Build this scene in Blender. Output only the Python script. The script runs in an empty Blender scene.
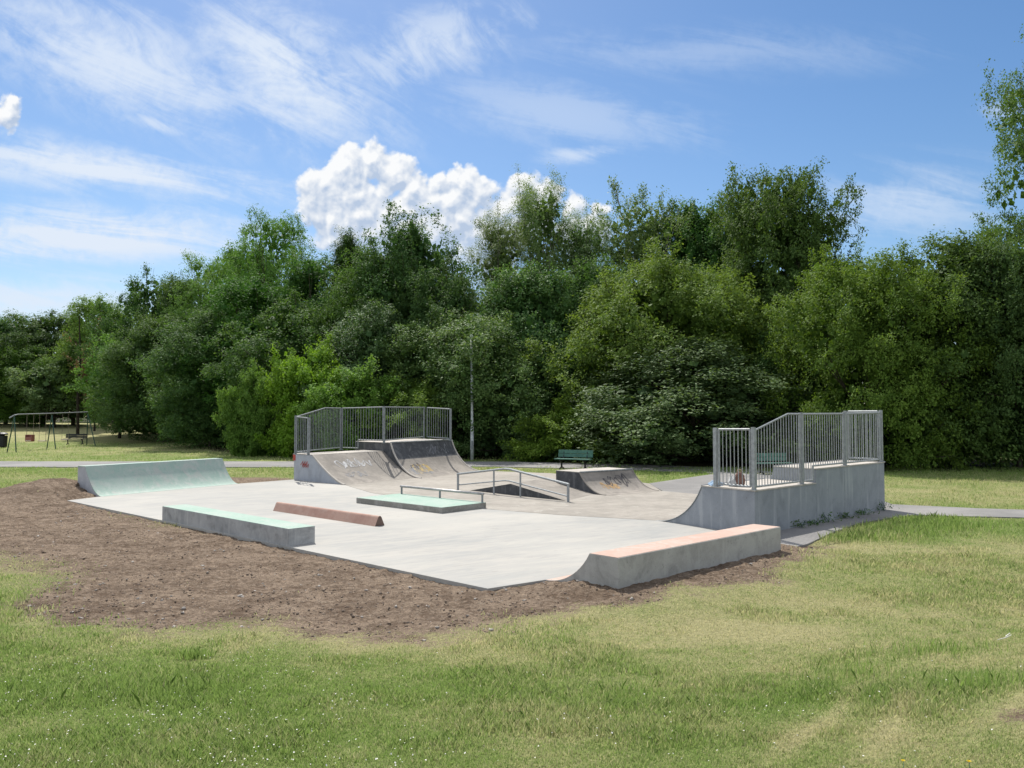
import bpy, bmesh, math, random
import numpy as np
from mathutils import Vector, Matrix
R = math.radians
S = bpy.context.scene
COL = S.collection
F_PX, HOR, H = 800.0, 416.0, 2.2
PITCH = math.atan((HOR - 384) / F_PX)

# ------------------------------------------------------------------ tagging
def tag(o, label=None, cat=None, group=None, kind=None):
    if label: o['label'] = label
    if cat: o['category'] = cat
    if group: o['group'] = group
    if kind: o['kind'] = kind
    return o
def empty(name, loc=(0, 0, 0), rz=0.0):
    o = bpy.data.objects.new(name, None); COL.objects.link(o)
    o.empty_display_size = .2
    o.location = loc; o.rotation_euler = (0, 0, rz)
    return o
def link(name, me, mat, parent=None):
    o = bpy.data.objects.new(name, me); COL.objects.link(o)
    if mat is not None and not me.materials: me.materials.append(mat)
    if parent is not None:
        o.parent = parent
        bpy.context.view_layer.update()
    return o
class MB:
    """collects shapes in world coordinates, built as ONE mesh"""
    def __init__(s): s.v = []; s.f = []
    def add(s, vs, fs):
        n = len(s.v); s.v += [tuple(v) for v in vs]; s.f += [tuple(i + n for i in f) for f in fs]; return s
    def prism(s, prof, org, ds, de, ln):
        """profile (s,z) in direction ds, extruded ln along de"""
        n = len(prof); a = []
        for k in (0, ln):
            for (p, z) in prof:
                a.append((org[0] + ds[0]*p + de[0]*k, org[1] + ds[1]*p + de[1]*k, (org[2] if len(org) > 2 else 0) + z))
        fs = [tuple(range(n)), tuple(range(2*n - 1, n - 1, -1))]
        for i in range(n):
            j = (i + 1) % n
            fs.append((i, i + n, j + n, j))
        return s.add(a, fs)
    def poly(s, pts, z0, z1):
        n = len(pts); a = [(p[0], p[1], z1) for p in pts] + [(p[0], p[1], z0) for p in pts]
        fs = [tuple(range(n)), tuple(range(2*n - 1, n - 1, -1))] + [(i, i + n, (i + 1) % n + n, (i + 1) % n) for i in range(n)]
        return s.add(a, fs)
    def box(s, c, d, rz=0.0):
        ca, sa = math.cos(rz), math.sin(rz); a = []
        for z in (-1, 1):
            for (x, y) in ((-1, -1), (1, -1), (1, 1), (-1, 1)):
                X, Y = x*d[0]/2, y*d[1]/2
                a.append((c[0] + X*ca - Y*sa, c[1] + X*sa + Y*ca, c[2] + z*d[2]/2))
        return s.add(a, [(3, 2, 1, 0), (4, 5, 6, 7), (0, 1, 5, 4), (1, 2, 6, 5), (2, 3, 7, 6), (3, 0, 4, 7)])
    def tube(s, pts, r, n=8, cap=True):
        pts = [Vector(p) for p in pts]
        rs = r if isinstance(r, (list, tuple)) else [r]*len(pts)
        a = []; fs = []
        up = Vector((0, 0, 1)); px = None
        for i, p in enumerate(pts):
            d = (pts[min(i + 1, len(pts) - 1)] - pts[max(i - 1, 0)]).normalized()
            if px is None: px = d.cross(up) if abs(d.z) < .95 else d.cross(Vector((0, 1, 0)))
            px = (px - d*px.dot(d)).normalized(); py = d.cross(px)
            for k in range(n):
                t = 2*math.pi*(k + .5)/n
                a.append(p + px*math.cos(t)*rs[i] + py*math.sin(t)*rs[i])
        for i in range(len(pts) - 1):
            for k in range(n):
                q = (k + 1) % n
                fs.append((i*n + k, i*n + q, (i + 1)*n + q, (i + 1)*n + k))
        if cap:
            fs.append(tuple(range(n - 1, -1, -1))); m = (len(pts) - 1)*n; fs.append(tuple(range(m, m + n)))
        return s.add(a, fs)
    def build(s, name, mat, parent=None, bevel=0, smooth=False):
        me = bpy.data.meshes.new(name)
        me.from_pydata(s.v, [], s.f)
        bm = bmesh.new(); bm.from_mesh(me)
        bmesh.ops.recalc_face_normals(bm, faces=bm.faces)
        if bevel: bmesh.ops.bevel(bm, geom=[e for e in bm.edges if e.is_manifold and e.calc_face_angle(0) > .5], offset=bevel, segments=2, affect='EDGES', profile=.6)
        bm.to_mesh(me); bm.free()
        if smooth:
            me.polygons.foreach_set('use_smooth', [True]*len(me.polygons))
        o = link(name, me, mat)
        if parent is not None:
            o.parent = parent
            o.matrix_parent_inverse = (Matrix.Translation(parent.location) @ parent.rotation_euler.to_matrix().to_4x4()).inverted()
        return o
def npmesh(name, V, Fq, attrs=None):
    """fast mesh from numpy: V (n,3), Fq (m,k)"""
    me = bpy.data.meshes.new(name)
    m, k = Fq.shape
    me.vertices.add(len(V)); me.vertices.foreach_set('co', V.astype(np.float32).ravel())
    me.loops.add(m*k); me.loops.foreach_set('vertex_index', Fq.astype(np.int32).ravel())
    me.polygons.add(m); me.polygons.foreach_set('loop_start', (np.arange(m)*k).astype(np.int32))
    me.update(calc_edges=True)
    for nm, a in (attrs or {}).items():
        at = me.attributes.new(nm, 'FLOAT', 'POINT'); at.data.foreach_set('value', a.astype(np.float32))
    return me
def gp(x, y, z=0.0):
    """point of height z seen at pixel x,y of the survey photo"""
    dy = math.cos(PITCH)*F_PX + math.sin(PITCH)*(y - 384)
    dz = math.sin(PITCH)*F_PX - math.cos(PITCH)*(y - 384)
    t = (z - H)/dz
    return (t*(x - 512), t*dy)

# ------------------------------------------------------------------ numpy noise
def _hash(ix, iy, seed):
    h = (ix.astype(np.int64)*374761393 + iy.astype(np.int64)*668265263 + seed*1442695041) & 0x7fffffff
    h = ((h ^ (h >> 13))*1274126177) & 0x7fffffff
    return ((h ^ (h >> 16)) & 0xffff)/65535.0
def vnoise(x, y, seed=0):
    ix = np.floor(x); iy = np.floor(y); fx = x - ix; fy = y - iy
    fx = fx*fx*(3 - 2*fx); fy = fy*fy*(3 - 2*fy)
    a = _hash(ix, iy, seed); b = _hash(ix + 1, iy, seed); c = _hash(ix, iy + 1, seed); d = _hash(ix + 1, iy + 1, seed)
    return (a*(1 - fx) + b*fx)*(1 - fy) + (c*(1 - fx) + d*fx)*fy
def fbm(x, y, o=4, seed=0):
    s = 0; am = .5
    for i in range(o):
        s = s + am*(vnoise(x*2**i + 17.3*i, y*2**i - 9.1*i, seed + i) - .5)*2; am *= .5
    return s
def sst(a, b, x):
    t = np.clip((x - a)/(b - a), 0, 1); return t*t*(3 - 2*t)
def sdpoly(px, py, poly):
    """signed distance, negative inside"""
    d = np.full(px.shape, 1e9); ins = np.zeros(px.shape, bool)
    n = len(poly)
    for i in range(n):
        x0, y0 = poly[i]; x1, y1 = poly[(i + 1) % n]
        ex, ey = x1 - x0, y1 - y0
        t = np.clip(((px - x0)*ex + (py - y0)*ey)/(ex*ex + ey*ey), 0, 1)
        d = np.minimum(d, (px - x0 - t*ex)**2 + (py - y0 - t*ey)**2)
        c = ((y0 > py) != (y1 > py)) & (px < (x1 - x0)*(py - y0)/((y1 - y0) if y1 != y0 else 1e-9) + x0)
        ins ^= c
    d = np.sqrt(d)
    return np.where(ins, -d, d)

# ------------------------------------------------------------------ materials
def mat(name):
    m = bpy.data.materials.new(name); m.use_nodes = True
    nt = m.node_tree; nt.nodes.clear()
    out = nt.nodes.new('ShaderNodeOutputMaterial')
    return m, nt, out
class NT:
    def __init__(s, nt): s.nt = nt; s._co = None
    def n(s, t, **k):
        x = s.nt.nodes.new(t)
        for a, b in k.items(): setattr(x, a, b)
        return x
    def l(s, a, b): s.nt.links.new(a, b)
    def put(s, sock, v):
        if isinstance(v, bpy.types.NodeSocket): s.l(v, sock)
        else: sock.default_value = v
    def co(s, kind='Object'):
        if s._co is None: s._co = s.n('ShaderNodeTexCoord')
        return s._co.outputs[kind]
    def geo(s): return s.n('ShaderNodeNewGeometry').outputs['Position']
    def noise(s, vec, scale, detail=4, rough=.55, dist=0, out='Fac'):
        x = s.n('ShaderNodeTexNoise'); s.l(vec, x.inputs['Vector'])
        x.inputs['Scale'].default_value = scale; x.inputs['Detail'].default_value = detail
        x.inputs['Roughness'].default_value = rough; x.inputs['Distortion'].default_value = dist
        return x.outputs[out]
    def math(s, op, a, b=None, c=None, clamp=False):
        x = s.n('ShaderNodeMath', operation=op); x.use_clamp = clamp
        s.put(x.inputs[0], a)
        if b is not None: s.put(x.inputs[1], b)
        if c is not None: s.put(x.inputs[2], c)
        return x.outputs[0]
    def vm(s, op, a, b=None, out=0):
        x = s.n('ShaderNodeVectorMath', operation=op)
        s.put(x.inputs[0], a)
        if b is not None:
            if op == 'SCALE': s.put(x.inputs['Scale'], b)
            else: s.put(x.inputs[1], b)
        return x.outputs[out]
    def ramp(s, f, a, b, lo=0.0, hi=1.0, smooth=True):
        x = s.n('ShaderNodeMapRange'); x.interpolation_type = 'SMOOTHSTEP' if smooth else 'LINEAR'
        s.put(x.inputs[0], f); x.inputs[1].default_value = a; x.inputs[2].default_value = b
        x.inputs[3].default_value = lo; x.inputs[4].default_value = hi
        return x.outputs[0]
    def mix(s, f, a, b, op='MIX'):
        x = s.n('ShaderNodeMix', data_type='RGBA', blend_type=op)
        s.put(x.inputs[0], f); s.put(x.inputs[6], a if isinstance(a, bpy.types.NodeSocket) else (*a, 1)); s.put(x.inputs[7], b if isinstance(b, bpy.types.NodeSocket) else (*b, 1))
        return x.outputs[2]
    def mapping(s, vec, scale=(1, 1, 1), rot=(0, 0, 0), loc=(0, 0, 0)):
        x = s.n('ShaderNodeMapping'); s.l(vec, x.inputs[0])
        x.inputs['Scale'].default_value = scale; x.inputs['Rotation'].default_value = rot; x.inputs['Location'].default_value = loc
        return x.outputs[0]
    def bump(s, h, strength=.3, dist=.02):
        x = s.n('ShaderNodeBump'); s.l(h, x.inputs['Height']); x.inputs['Strength'].default_value = strength
        x.inputs['Distance'].default_value = dist; return x.outputs[0]
    def bsdf(s, out, col, rough=.8, metal=0, spec=.3, normal=None):
        x = s.n('ShaderNodeBsdfPrincipled'); s.put(x.inputs['Base Color'], col if isinstance(col, bpy.types.NodeSocket) else (*col, 1))
        s.put(x.inputs['Roughness'], rough); x.inputs['Metallic'].default_value = metal
        x.inputs['Specular IOR Level'].default_value = spec
        if normal is not None: s.l(normal, x.inputs['Normal'])
        s.l(x.outputs[0], out.inputs[0]); return x
    def attr(s, nm):
        x = s.n('ShaderNodeAttribute', attribute_name=nm); return x.outputs['Fac']

def concrete(name, c1, c2, stain=None, scale=1.0, rough=.85, stain_amt=.5, streak=None, bump=.25):
    m, nt, out = mat(name); t = NT(nt); p = t.geo()
    n1 = t.noise(p, .7*scale, 5, .6, .8); n2 = t.noise(p, 6*scale, 5, .65); n3 = t.noise(p, 60, 3, .7)
    f = t.math('ADD', t.math('MULTIPLY', n1, .65), t.math('MULTIPLY', n2, .35))
    col = t.mix(t.ramp(f, .38, .62), c1, c2)
    if stain:
        st = t.noise(t.mapping(p, (1, 1, 1), loc=(31, 7, 3)), 1.3*scale, 6, .62, 1.5)
        col = t.mix(t.ramp(st, .5, .68, 0, stain_amt), col, stain)
    if streak:
        sp = t.noise(t.mapping(p, (5, 5, .5)), 1.2, 4, .6)
        col = t.mix(t.ramp(sp, .52, .7, 0, .6), col, streak)
    col = t.mix(t.ramp(n3, .3, .75, .12, .0), col, (.04, .04, .035))
    pit = t.noise(p, 22, 2, .5)
    col = t.mix(t.ramp(pit, .68, .74, 0, .35), col, (.08, .075, .07))
    nb = t.bump(t.math('ADD', n2, t.math('MULTIPLY', n3, .4)), bump, .006)
    t.bsdf(out, col, rough, normal=nb); return m
def plain(name, c, rough=.6, metal=0, spec=.4, var=.15, scale=8):
    m, nt, out = mat(name); t = NT(nt); p = t.geo()
    n = t.noise(p, scale, 4, .6)
    c2 = tuple(x*(1 - 2*var) for x in c)
    t.bsdf(out, t.mix(t.ramp(n, .35, .65), c, c2), rough, metal, spec); return m

M = {}
# new slab: pale concrete, swirls of the trowel, drying patches
m, nt, out = mat('new_concrete'); t = NT(nt); p = t.geo()
pu = t.mapping(p, (1, 1, 1), rot=(0, 0, R(-35)))
n1 = t.noise(t.mapping(pu, (.35, 1.1, 1)), .8, 6, .62, 1.2); n2 = t.noise(t.mapping(pu, (1, 5, 1)), 1.6, 6, .65, .9); n3 = t.noise(p, 70, 3, .7); n4 = t.noise(p, .22, 3, .5)
f = t.math('ADD', t.math('MULTIPLY', n1, .5), t.math('MULTIPLY', n2, .5))
col = t.mix(t.ramp(f, .36, .64), (.285, .288, .278), (.375, .357, .325))
col = t.mix(t.ramp(n4, .42, .6, 0, .5), col, (.43, .41, .37))
st = t.noise(t.mapping(pu, (1.2, 6, 1), loc=(5, 9, 0)), .9, 7, .7, 1.6)
col = t.mix(t.ramp(st, .52, .70, 0, .5), col, (.25, .245, .23))
col = t.mix(t.ramp(n3, .3, .8, .1, 0), col, (.1, .1, .09))
w = t.n('ShaderNodeTexVoronoi', feature='DISTANCE_TO_EDGE')
t.l(t.vm('ADD', t.mapping(pu, (.25, .25, .25), loc=(.13, .37, 0)), t.vm('SCALE', t.noise(p, .6, 3, .6, out='Color'), .15)), w.inputs['Vector'])
t.bsdf(out, col, .8, normal=t.bump(t.math('ADD', n2, t.math('MULTIPLY', n3, .5)), .18, .006)); M['new'] = m

m, nt, out = mat('old_concrete'); t = NT(nt); p = t.geo()
n1 = t.noise(p, .5, 6, .62, 1.0); n2 = t.noise(p, 3.2, 6, .68, .5); n3 = t.noise(p, 55, 3, .7)
col = t.mix(t.ramp(t.math('ADD', t.math('MULTIPLY', n1, .55), t.math('MULTIPLY', n2, .45)), .38, .62), (.25, .23, .20), (.345, .315, .275))
bl = t.noise(t.mapping(p, (1, 1, 1), loc=(3, 8, 0)), 1.0, 6, .7, 1.5)
col = t.mix(t.ramp(bl, .56, .66, 0, .6), col, (.42, .40, .355))
col = t.mix(t.ramp(n3, .3, .7, .2, 0), col, (.08, .07, .06))
t.bsdf(out, col, .85, normal=t.bump(t.math('ADD', n2, n3), .25, .006)); M['old'] = m

M['grey'] = concrete('grey_concrete', (.30, .31, .315), (.42, .425, .425), (.19, .19, .19), 1.2, stain_amt=.6, streak=(.52, .52, .51))
M['greylight'] = concrete('light_grey_concrete', (.40, .41, .44), (.48, .49, .52), (.3, .3, .31), 1.0)
M['mint'] = concrete('mint_concrete', (.30, .41, .355), (.37, .445, .40), (.43, .44, .41), 1.4, stain_amt=.75, streak=(.46, .5, .46))
M['minttop'] = concrete('mint_smooth_concrete', (.27, .395, .325), (.34, .425, .37), (.40, .43, .39), 1.6, stain_amt=.8)
M['pink'] = concrete('salmon_concrete', (.46, .315, .255), (.48, .36, .30), (.47, .41, .36), 1.8, stain_amt=.85)
M['red'] = concrete('terracotta_concrete', (.36, .215, .17), (.42, .27, .215), (.45, .33, .27), 1.5, stain_amt=.5)
M['rrbody'] = concrete('blue_grey_render', (.24, .262, .29), (.29, .312, .34), (.18, .197, .22), .8, streak=(.40, .42, .44))
M['lrside'] = concrete('pale_blue_grey_render', (.36, .385, .43), (.42, .44, .48), (.27, .28, .3), .9, streak=(.46, .47, .5))
M['ramp'] = concrete('worn_ramp_concrete', (.215, .195, .17), (.305, .275, .24), (.145, .13, .118), 1.3, stain_amt=.6)
M['dark'] = concrete('dark_weathered_and_shade', (.055, .058, .063), (.085, .088, .095), (.17, .17, .17), 2.2, stain_amt=.5, streak=(.16, .16, .165))  # dark weathered surfaces, also the shade painted on the wedge's side
M['plat'] = concrete('platform_concrete', (.40, .37, .33), (.5, .46, .41), (.3, .27, .24), 1.5, stain_amt=.5)
M['steel'] = plain('galvanised_steel', (.33, .35, .36), .6, .4, .5, .12, 14)
M['steel_dark'] = plain('weathered_steel', (.24, .26, .27), .65, .3, .5, .15, 12)
M['coping'] = plain('coping_steel', (.42, .41, .40), .45, .7)
M['green_paint'] = plain('green_bench_paint', (.085, .20, .16), .65, 0, .4, .15, 6)
M['green_dark'] = plain('dark_green_paint', (.025, .075, .055), .55, 0, .4)
M['black'] = plain('black_paint', (.015, .016, .02), .5, 0, .4)
M['swing_red'] = plain('faded_red_plastic', (.30, .11, .09), .6)
M['swing_pale'] = plain('pale_swing_seat', (.55, .45, .38), .6)
M['chain'] = plain('swing_chain', (.25, .2, .17), .6, .3)
M['bark'] = plain('bark', (.10, .085, .065), .95, 0, .1, .3, 6)
M['barkpale'] = plain('pale_bark', (.32, .30, .26), .9, 0, .1, .25, 5)
M['barkdark'] = plain('dark_bark', (.045, .038, .03), .95, 0, .1, .3, 6)
M['graf_dark'] = plain('faded_black_paint', (.06, .055, .06), .7)
M['graf_grey'] = plain('washed_grey_paint', (.22, .225, .24), .7)
M['graf_yel'] = plain('yellow_paint', (.42, .30, .10), .7)
M['graf_or'] = plain('faded_orange_paint', (.42, .27, .12), .7)
M['graf_red'] = plain('red_paint', (.50, .07, .05), .6)
M['graf_pale'] = plain('pale_chalk_paint', (.42, .42, .42), .8)
M['pole'] = plain('lamp_post_paint', (.55, .58, .58), .5, .1)

# asphalt
m, nt, out = mat('asphalt'); t = NT(nt); p = t.geo()
n1 = t.noise(p, .4, 5, .6, .5); n3 = t.noise(p, 45, 3, .8)
col = t.mix(t.ramp(n1, .35, .65), (.20, .195, .19), (.28, .27, .26)); col = t.mix(t.ramp(n3, .35, .7, .3, 0), col, (.07, .07, .07))
t.bsdf(out, col, .9, normal=t.bump(n3, .4, .008)); M['asphalt'] = m

# lawn colour shared by the ground and the blades
def lawn_colour(t, p, rnd=None):
    big = t.noise(t.mapping(p, (1, 1, 0)), .22, 4, .55, .6)
    mid = t.noise(t.mapping(p, (1, 1, 0), loc=(4, 1, 0)), .9, 5, .6, .6)
    fine = t.noise(t.mapping(p, (1, 1, 0)), 5.0, 4, .65)
    dry = t.attr('dry')
    f = t.math('ADD', t.math('ADD', t.math('MULTIPLY', t.math('SUBTRACT', big, .5), 1.6), t.math('MULTIPLY', t.math('SUBTRACT', mid, .5), 1.5)), t.math('MULTIPLY', t.math('SUBTRACT', fine, .5), 1.0))
    f = t.math('ADD', f, dry)
    if rnd is not None: f = t.math('ADD', f, t.math('MULTIPLY', t.math('SUBTRACT', rnd, .5), .9))
    fr = t.ramp(f, -.25, 1.05)
    return f, fr
m, nt, out = mat('ground'); t = NT(nt); p = t.geo()
f, fr = lawn_colour(t, p)
g1 = t.mix(fr, (.17, .24, .062), (.42, .38, .20))
fine = t.noise(t.mapping(p, (1, 1, 0)), 28, 4, .7)
vf = t.noise(t.mapping(p, (1, 2.2, 0)), 90, 3, .7)
g1 = t.mix(t.ramp(fine, .35, .65, .35, 0), g1, (.06, .10, .025))
g1 = t.mix(t.ramp(vf, .35, .7, 0, .3), g1, (.30, .29, .13))
s1 = t.noise(t.mapping(p, (1, 1.6, 1)), 1.1, 6, .62, .8); s2 = t.noise(p, 9, 6, .7, 1.0); s3 = t.noise(p, 48, 3, .75)
sc = t.mix(t.ramp(t.math('ADD', t.math('MULTIPLY', s1, .4), t.math('MULTIPLY', s2, .6)), .40, .60), (.138, .095, .064), (.345, .262, .19))
sc = t.mix(t.ramp(s3, .4, .62, .45, 0), sc, (.085, .065, .052))
straw = t.noise(t.mapping(p, (7, 40, 7), rot=(0, 0, R(25))), 1.0, 3, .6, 2.5)
sc = t.mix(t.ramp(straw, .58, .68, 0, .55), sc, (.42, .36, .28))
dirt = t.attr('dirt'); wood = t.attr('wood')
edge = t.math('ADD', dirt, t.math('ADD', t.math('MULTIPLY', t.math('SUBTRACT', fine, .5), .9), t.math('MULTIPLY', t.math('SUBTRACT', s2, .5), .9)))
c = t.mix(t.ramp(edge, .35, .65), g1, sc)
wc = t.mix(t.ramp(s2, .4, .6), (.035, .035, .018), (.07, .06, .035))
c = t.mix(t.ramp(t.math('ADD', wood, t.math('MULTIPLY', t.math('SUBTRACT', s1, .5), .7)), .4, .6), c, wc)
hb = t.math('ADD', t.math('ADD', t.math('MULTIPLY', s2, 1.2), t.math('MULTIPLY', s3, .5)), t.math('MULTIPLY', fine, .5))
t.bsdf(out, c, .95, spec=.1, normal=t.bump(hb, .9, .07)); M['ground'] = m

m, nt, out = mat('grass_blade'); t = NT(nt); p = t.geo(); rnd = t.attr('rnd')
f, fr = lawn_colour(t, p, rnd)
gc = t.mix(fr, (.25, .36, .09), (.56, .52, .28))
gc = t.mix(t.ramp(rnd, .0, .45, .35, 0), gc, (.12, .20, .045))
gc = t.mix(t.ramp(rnd, .9, 1, 0, .7), gc, (.50, .47, .28))
d = t.n('ShaderNodeBsdfPrincipled'); t.l(gc, d.inputs['Base Color']); d.inputs['Roughness'].default_value = .5; d.inputs['Specular IOR Level'].default_value = .35
tr = t.n('ShaderNodeBsdfTranslucent'); t.l(gc, tr.inputs[0]); ms = t.n('ShaderNodeMixShader'); ms.inputs[0].default_value = .5
t.l(d.outputs[0], ms.inputs[1]); t.l(tr.outputs[0], ms.inputs[2]); t.l(ms.outputs[0], out.inputs[0]); M['grass'] = m

m, nt, out = mat('soil_clod'); t = NT(nt); p = t.geo(); n = t.noise(p, 3, 3, .6); n2 = t.noise(p, 40, 3, .7)
cc = t.mix(t.ramp(n2, .3, .7), (.13, .10, .078), (.24, .19, .15)); t.bsdf(out, cc, .95, spec=.1); M['clod'] = m
M['stone'] = plain('pale_stone', (.42, .38, .34), .8, 0, .2, .2, 30)
M['petal'] = plain('white_petal', (.62, .61, .55), .6, 0, .2, .05)
M['dandelion'] = plain('yellow_petal', (.75, .55, .02), .6, 0, .2, .05)

def leafmat(name, c1, c2, c3, trans=.35, rough=.65, spec=.12):
    """c1 dark leaf, c2 mid, c3 young or pale leaf"""
    m, nt, out = mat(name); t = NT(nt); a = t.attr('rnd'); b = t.attr('spray')
    oi = t.n('ShaderNodeObjectInfo').outputs['Random']
    col = t.mix(t.ramp(b, .15, .75), c1, c2); col = t.mix(t.ramp(a, .5, 1, 0, .6), col, c3)
    hsv = t.n('ShaderNodeHueSaturation'); t.l(col, hsv.inputs['Color']); t.l(t.ramp(oi, 0, 1, .484, .514, False), hsv.inputs['Hue']); t.l(t.ramp(t.math('FRACT', t.math('MULTIPLY', oi, 7.3)), 0, 1, 1.28, 1.62, False), hsv.inputs['Value']); t.l(t.ramp(t.math('FRACT', t.math('MULTIPLY', oi, 3.7)), 0, 1, .93, 1.04, False), hsv.inputs['Saturation'])
    d = t.n('ShaderNodeBsdfPrincipled'); t.l(hsv.outputs[0], d.inputs['Base Color']); d.inputs['Roughness'].default_value = rough; d.inputs['Specular IOR Level'].default_value = spec
    tr = t.n('ShaderNodeBsdfTranslucent'); tc = t.mix(1.0, hsv.outputs[0], (1.25, 1.2, .6), 'MULTIPLY'); t.l(tc, tr.inputs[0])
    ms = t.n('ShaderNodeMixShader'); ms.inputs[0].default_value = trans
    t.l(d.outputs[0], ms.inputs[1]); t.l(tr.outputs[0], ms.inputs[2]); t.l(ms.outputs[0], out.inputs[0]); return m
L = dict(
    oak=leafmat('oak_leaf', (.034, .082, .015), (.057, .120, .022), (.080, .148, .030)),
    dark=leafmat('dark_leaf', (.033, .078, .021), (.054, .112, .029), (.076, .138, .040)),
    hornbeam=leafmat('hornbeam_leaf', (.064, .112, .018), (.100, .156, .026), (.134, .188, .036)),
    whitebeam=leafmat('whitebeam_leaf', (.047, .094, .030), (.078, .134, .042), (.112, .164, .062), .32, .6, .15),
    willow=leafmat('willow_leaf', (.066, .118, .038), (.100, .158, .055), (.13, .185, .080), .36, .6, .2),
    ash=leafmat('ash_leaf', (.066, .130, .026), (.096, .172, .036), (.125, .20, .055)),
    bright=leafmat('bright_leaf', (.078, .150, .018), (.118, .205, .028), (.155, .235, .045), .38),
    conifer=leafmat('fir_leaf', (.036, .072, .020), (.058, .100, .028), (.085, .12, .04), .15),
    brown=leafmat('dead_leaf', (.10, .055, .035), (.14, .075, .05), (.17, .10, .07)),
)

# ================================================================== TERRAIN
DIRT = [(-14.2, 27.5), (-15.2, 24.6), (-16.0, 21.1), (-16.5, 14.8), (-11.2, 13.4), (-9.4, 12.8), (-8.3, 12.0), (-7.1, 11.4), (-6.4, 10.4), (-6.1, 9.3), (-5.0, 8.6), (-4.4, 8.7),
        (-3.9, 8.4), (-2.6, 8.6), (-2.3, 8.3), (-.9, 8.2), (-.1, 8.7), (.5, 9.0), (1.7, 9.5), (3.3, 10.6), (4.5, 11.9), (5.35, 13.6), (4.9, 14.0), (2.5, 13.0), (0, 11.0), (-10, 20.5), (-11.5, 23.5), (-12.9, 27.0)]
DIRT2 = [(-12.6, 25.0), (-9.3, 26.2), (-7.6, 28.0), (-8.0, 29.2), (-10.5, 29.3), (-12.2, 27.6)]
NEWSLAB = [(-.31, 10.31), (-11.6, 20.97), (-11.25, 21.99), (-12.0, 22.6), (-9.75, 26.6), (-8.93, 26.13), (-7.57, 27.86), (-5.33, 25.64), (-4.0, 22.98), (-.59, 19.04), (1.07, 17.89), (3.05, 16.97), (4.5, 14.9), (3.9, 13.1), (4.12, 12.72), (1.38, 10.03), (.45, 10.86)]
WOODLINE = [(-400, 95), (-60, 108), (-46, 98), (-31, 74), (-19, 51), (-12, 45.5), (-2, 42.0), (3, 39.0), (6, 36.0), (9, 34.0), (14, 32.6), (22, 32), (30, 28), (40, 20), (400, -40), (400, 500), (-400, 500)]
def dirt_val(x, y):
    wob = fbm(x*.9, y*.9, 4, 5)*.55 + fbm(x*4, y*4, 3, 8)*.30 + 1.15*np.abs(fbm(x*.6, y*.6, 3, 6))*sst(-4, -8, x)*sst(21, 15, y)
    d1 = sdpoly(x, y, DIRT) + wob; d2 = sdpoly(x, y, DIRT2) + wob*.5
    d = np.minimum(d1, d2)
    dc = .95*np.exp(-(((x - 3.15)/.38)**2 + ((y - 4.75)/.30)**2)) + .5*fbm(x*3, y*3, 3, 71)*np.exp(-(((x - 3.1)/.8)**2 + ((y - 4.8)/.6)**2))
    return np.clip(np.maximum(.5 - d/(1.5 + 2.2*sst(-3.5, -8, x)*sst(20, 17, y)), dc*.75), 0, 1)
def base_z(x, y):
    z = .60*sst(9.0, 0.0, y - .10*x) + .42*sst(1.4, 5.0, x)*sst(9.5, 3.8, y)
    z = z + 1.3*sst(58, 105, y - x*.05) + fbm(x*.12, y*.12, 3, 2)*.10*sst(8, 3, y) + fbm(x*.15, y*.15, 3, 3)*.12*sst(45, 60, y)
    z = z + .45*np.exp(-(((x + 12.7)/1.1)**2 + ((y - 22.4)/1.5)**2)) + .16*np.exp(-(((x + 14.2)/1.5)**2 + ((y - 21.5)/2.5)**2))
    # soil banked against the low block
    ax, ay = .727, .687
    u = (x - 1.31)*ax + (y - 9.93)*ay; v = -(x - 1.31)*ay + (y - 9.93)*ax
    z = z + .13*sst(-.9, .1, u)*sst(5.6, 4.2, u)*sst(-1.6, -.1, v)*sst(1.6, .5, v)
    return z - .035
def ground_z(x, y):
    z = base_z(x, y)
    dv = dirt_val(x, y); df = sst(.25, .8, dv)
    rough = fbm(x*2.2, y*2.2, 3, 11)*.035 + np.abs(fbm(x*6, y*10, 3, 12))*.055 + fbm(x*20, y*20, 2, 13)*.009
    z = z + df*(rough - .022) + (1 - df)*fbm(x*1.5, y*1.5, 3, 14)*.012
    s = sdpoly(x, y, NEWSLAB)
    z = np.where(s < -.10, -.12, z)
    near = (s >= -.10) & (s < .15)
    z = np.where(near, np.minimum(z, np.where(((x - 1.31)*.727 + (y - 9.93)*.687 > -.8) & (y < 13.6), .1, -.012)), z)
    return z
def axis(lo, flo, fhi, hi, st):
    a = list(np.arange(flo, fhi, st)); q = st
    b = fhi
    while b < hi: q *= 1.09; a.append(b); b += q
    a.append(hi); q = st; b = flo; pre = []
    while b > lo:
        q *= 1.09; b -= q; pre.append(max(b, lo))
    return np.array(pre[::-1] + a)
gx = axis(-600, -16, 9, 600, .06); gy = axis(-200, 3.2, 20, 700, .055)
GX, GY = np.meshgrid(gx, gy); X = GX.ravel(); Y = GY.ravel()
Z = ground_z(X, Y)
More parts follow.
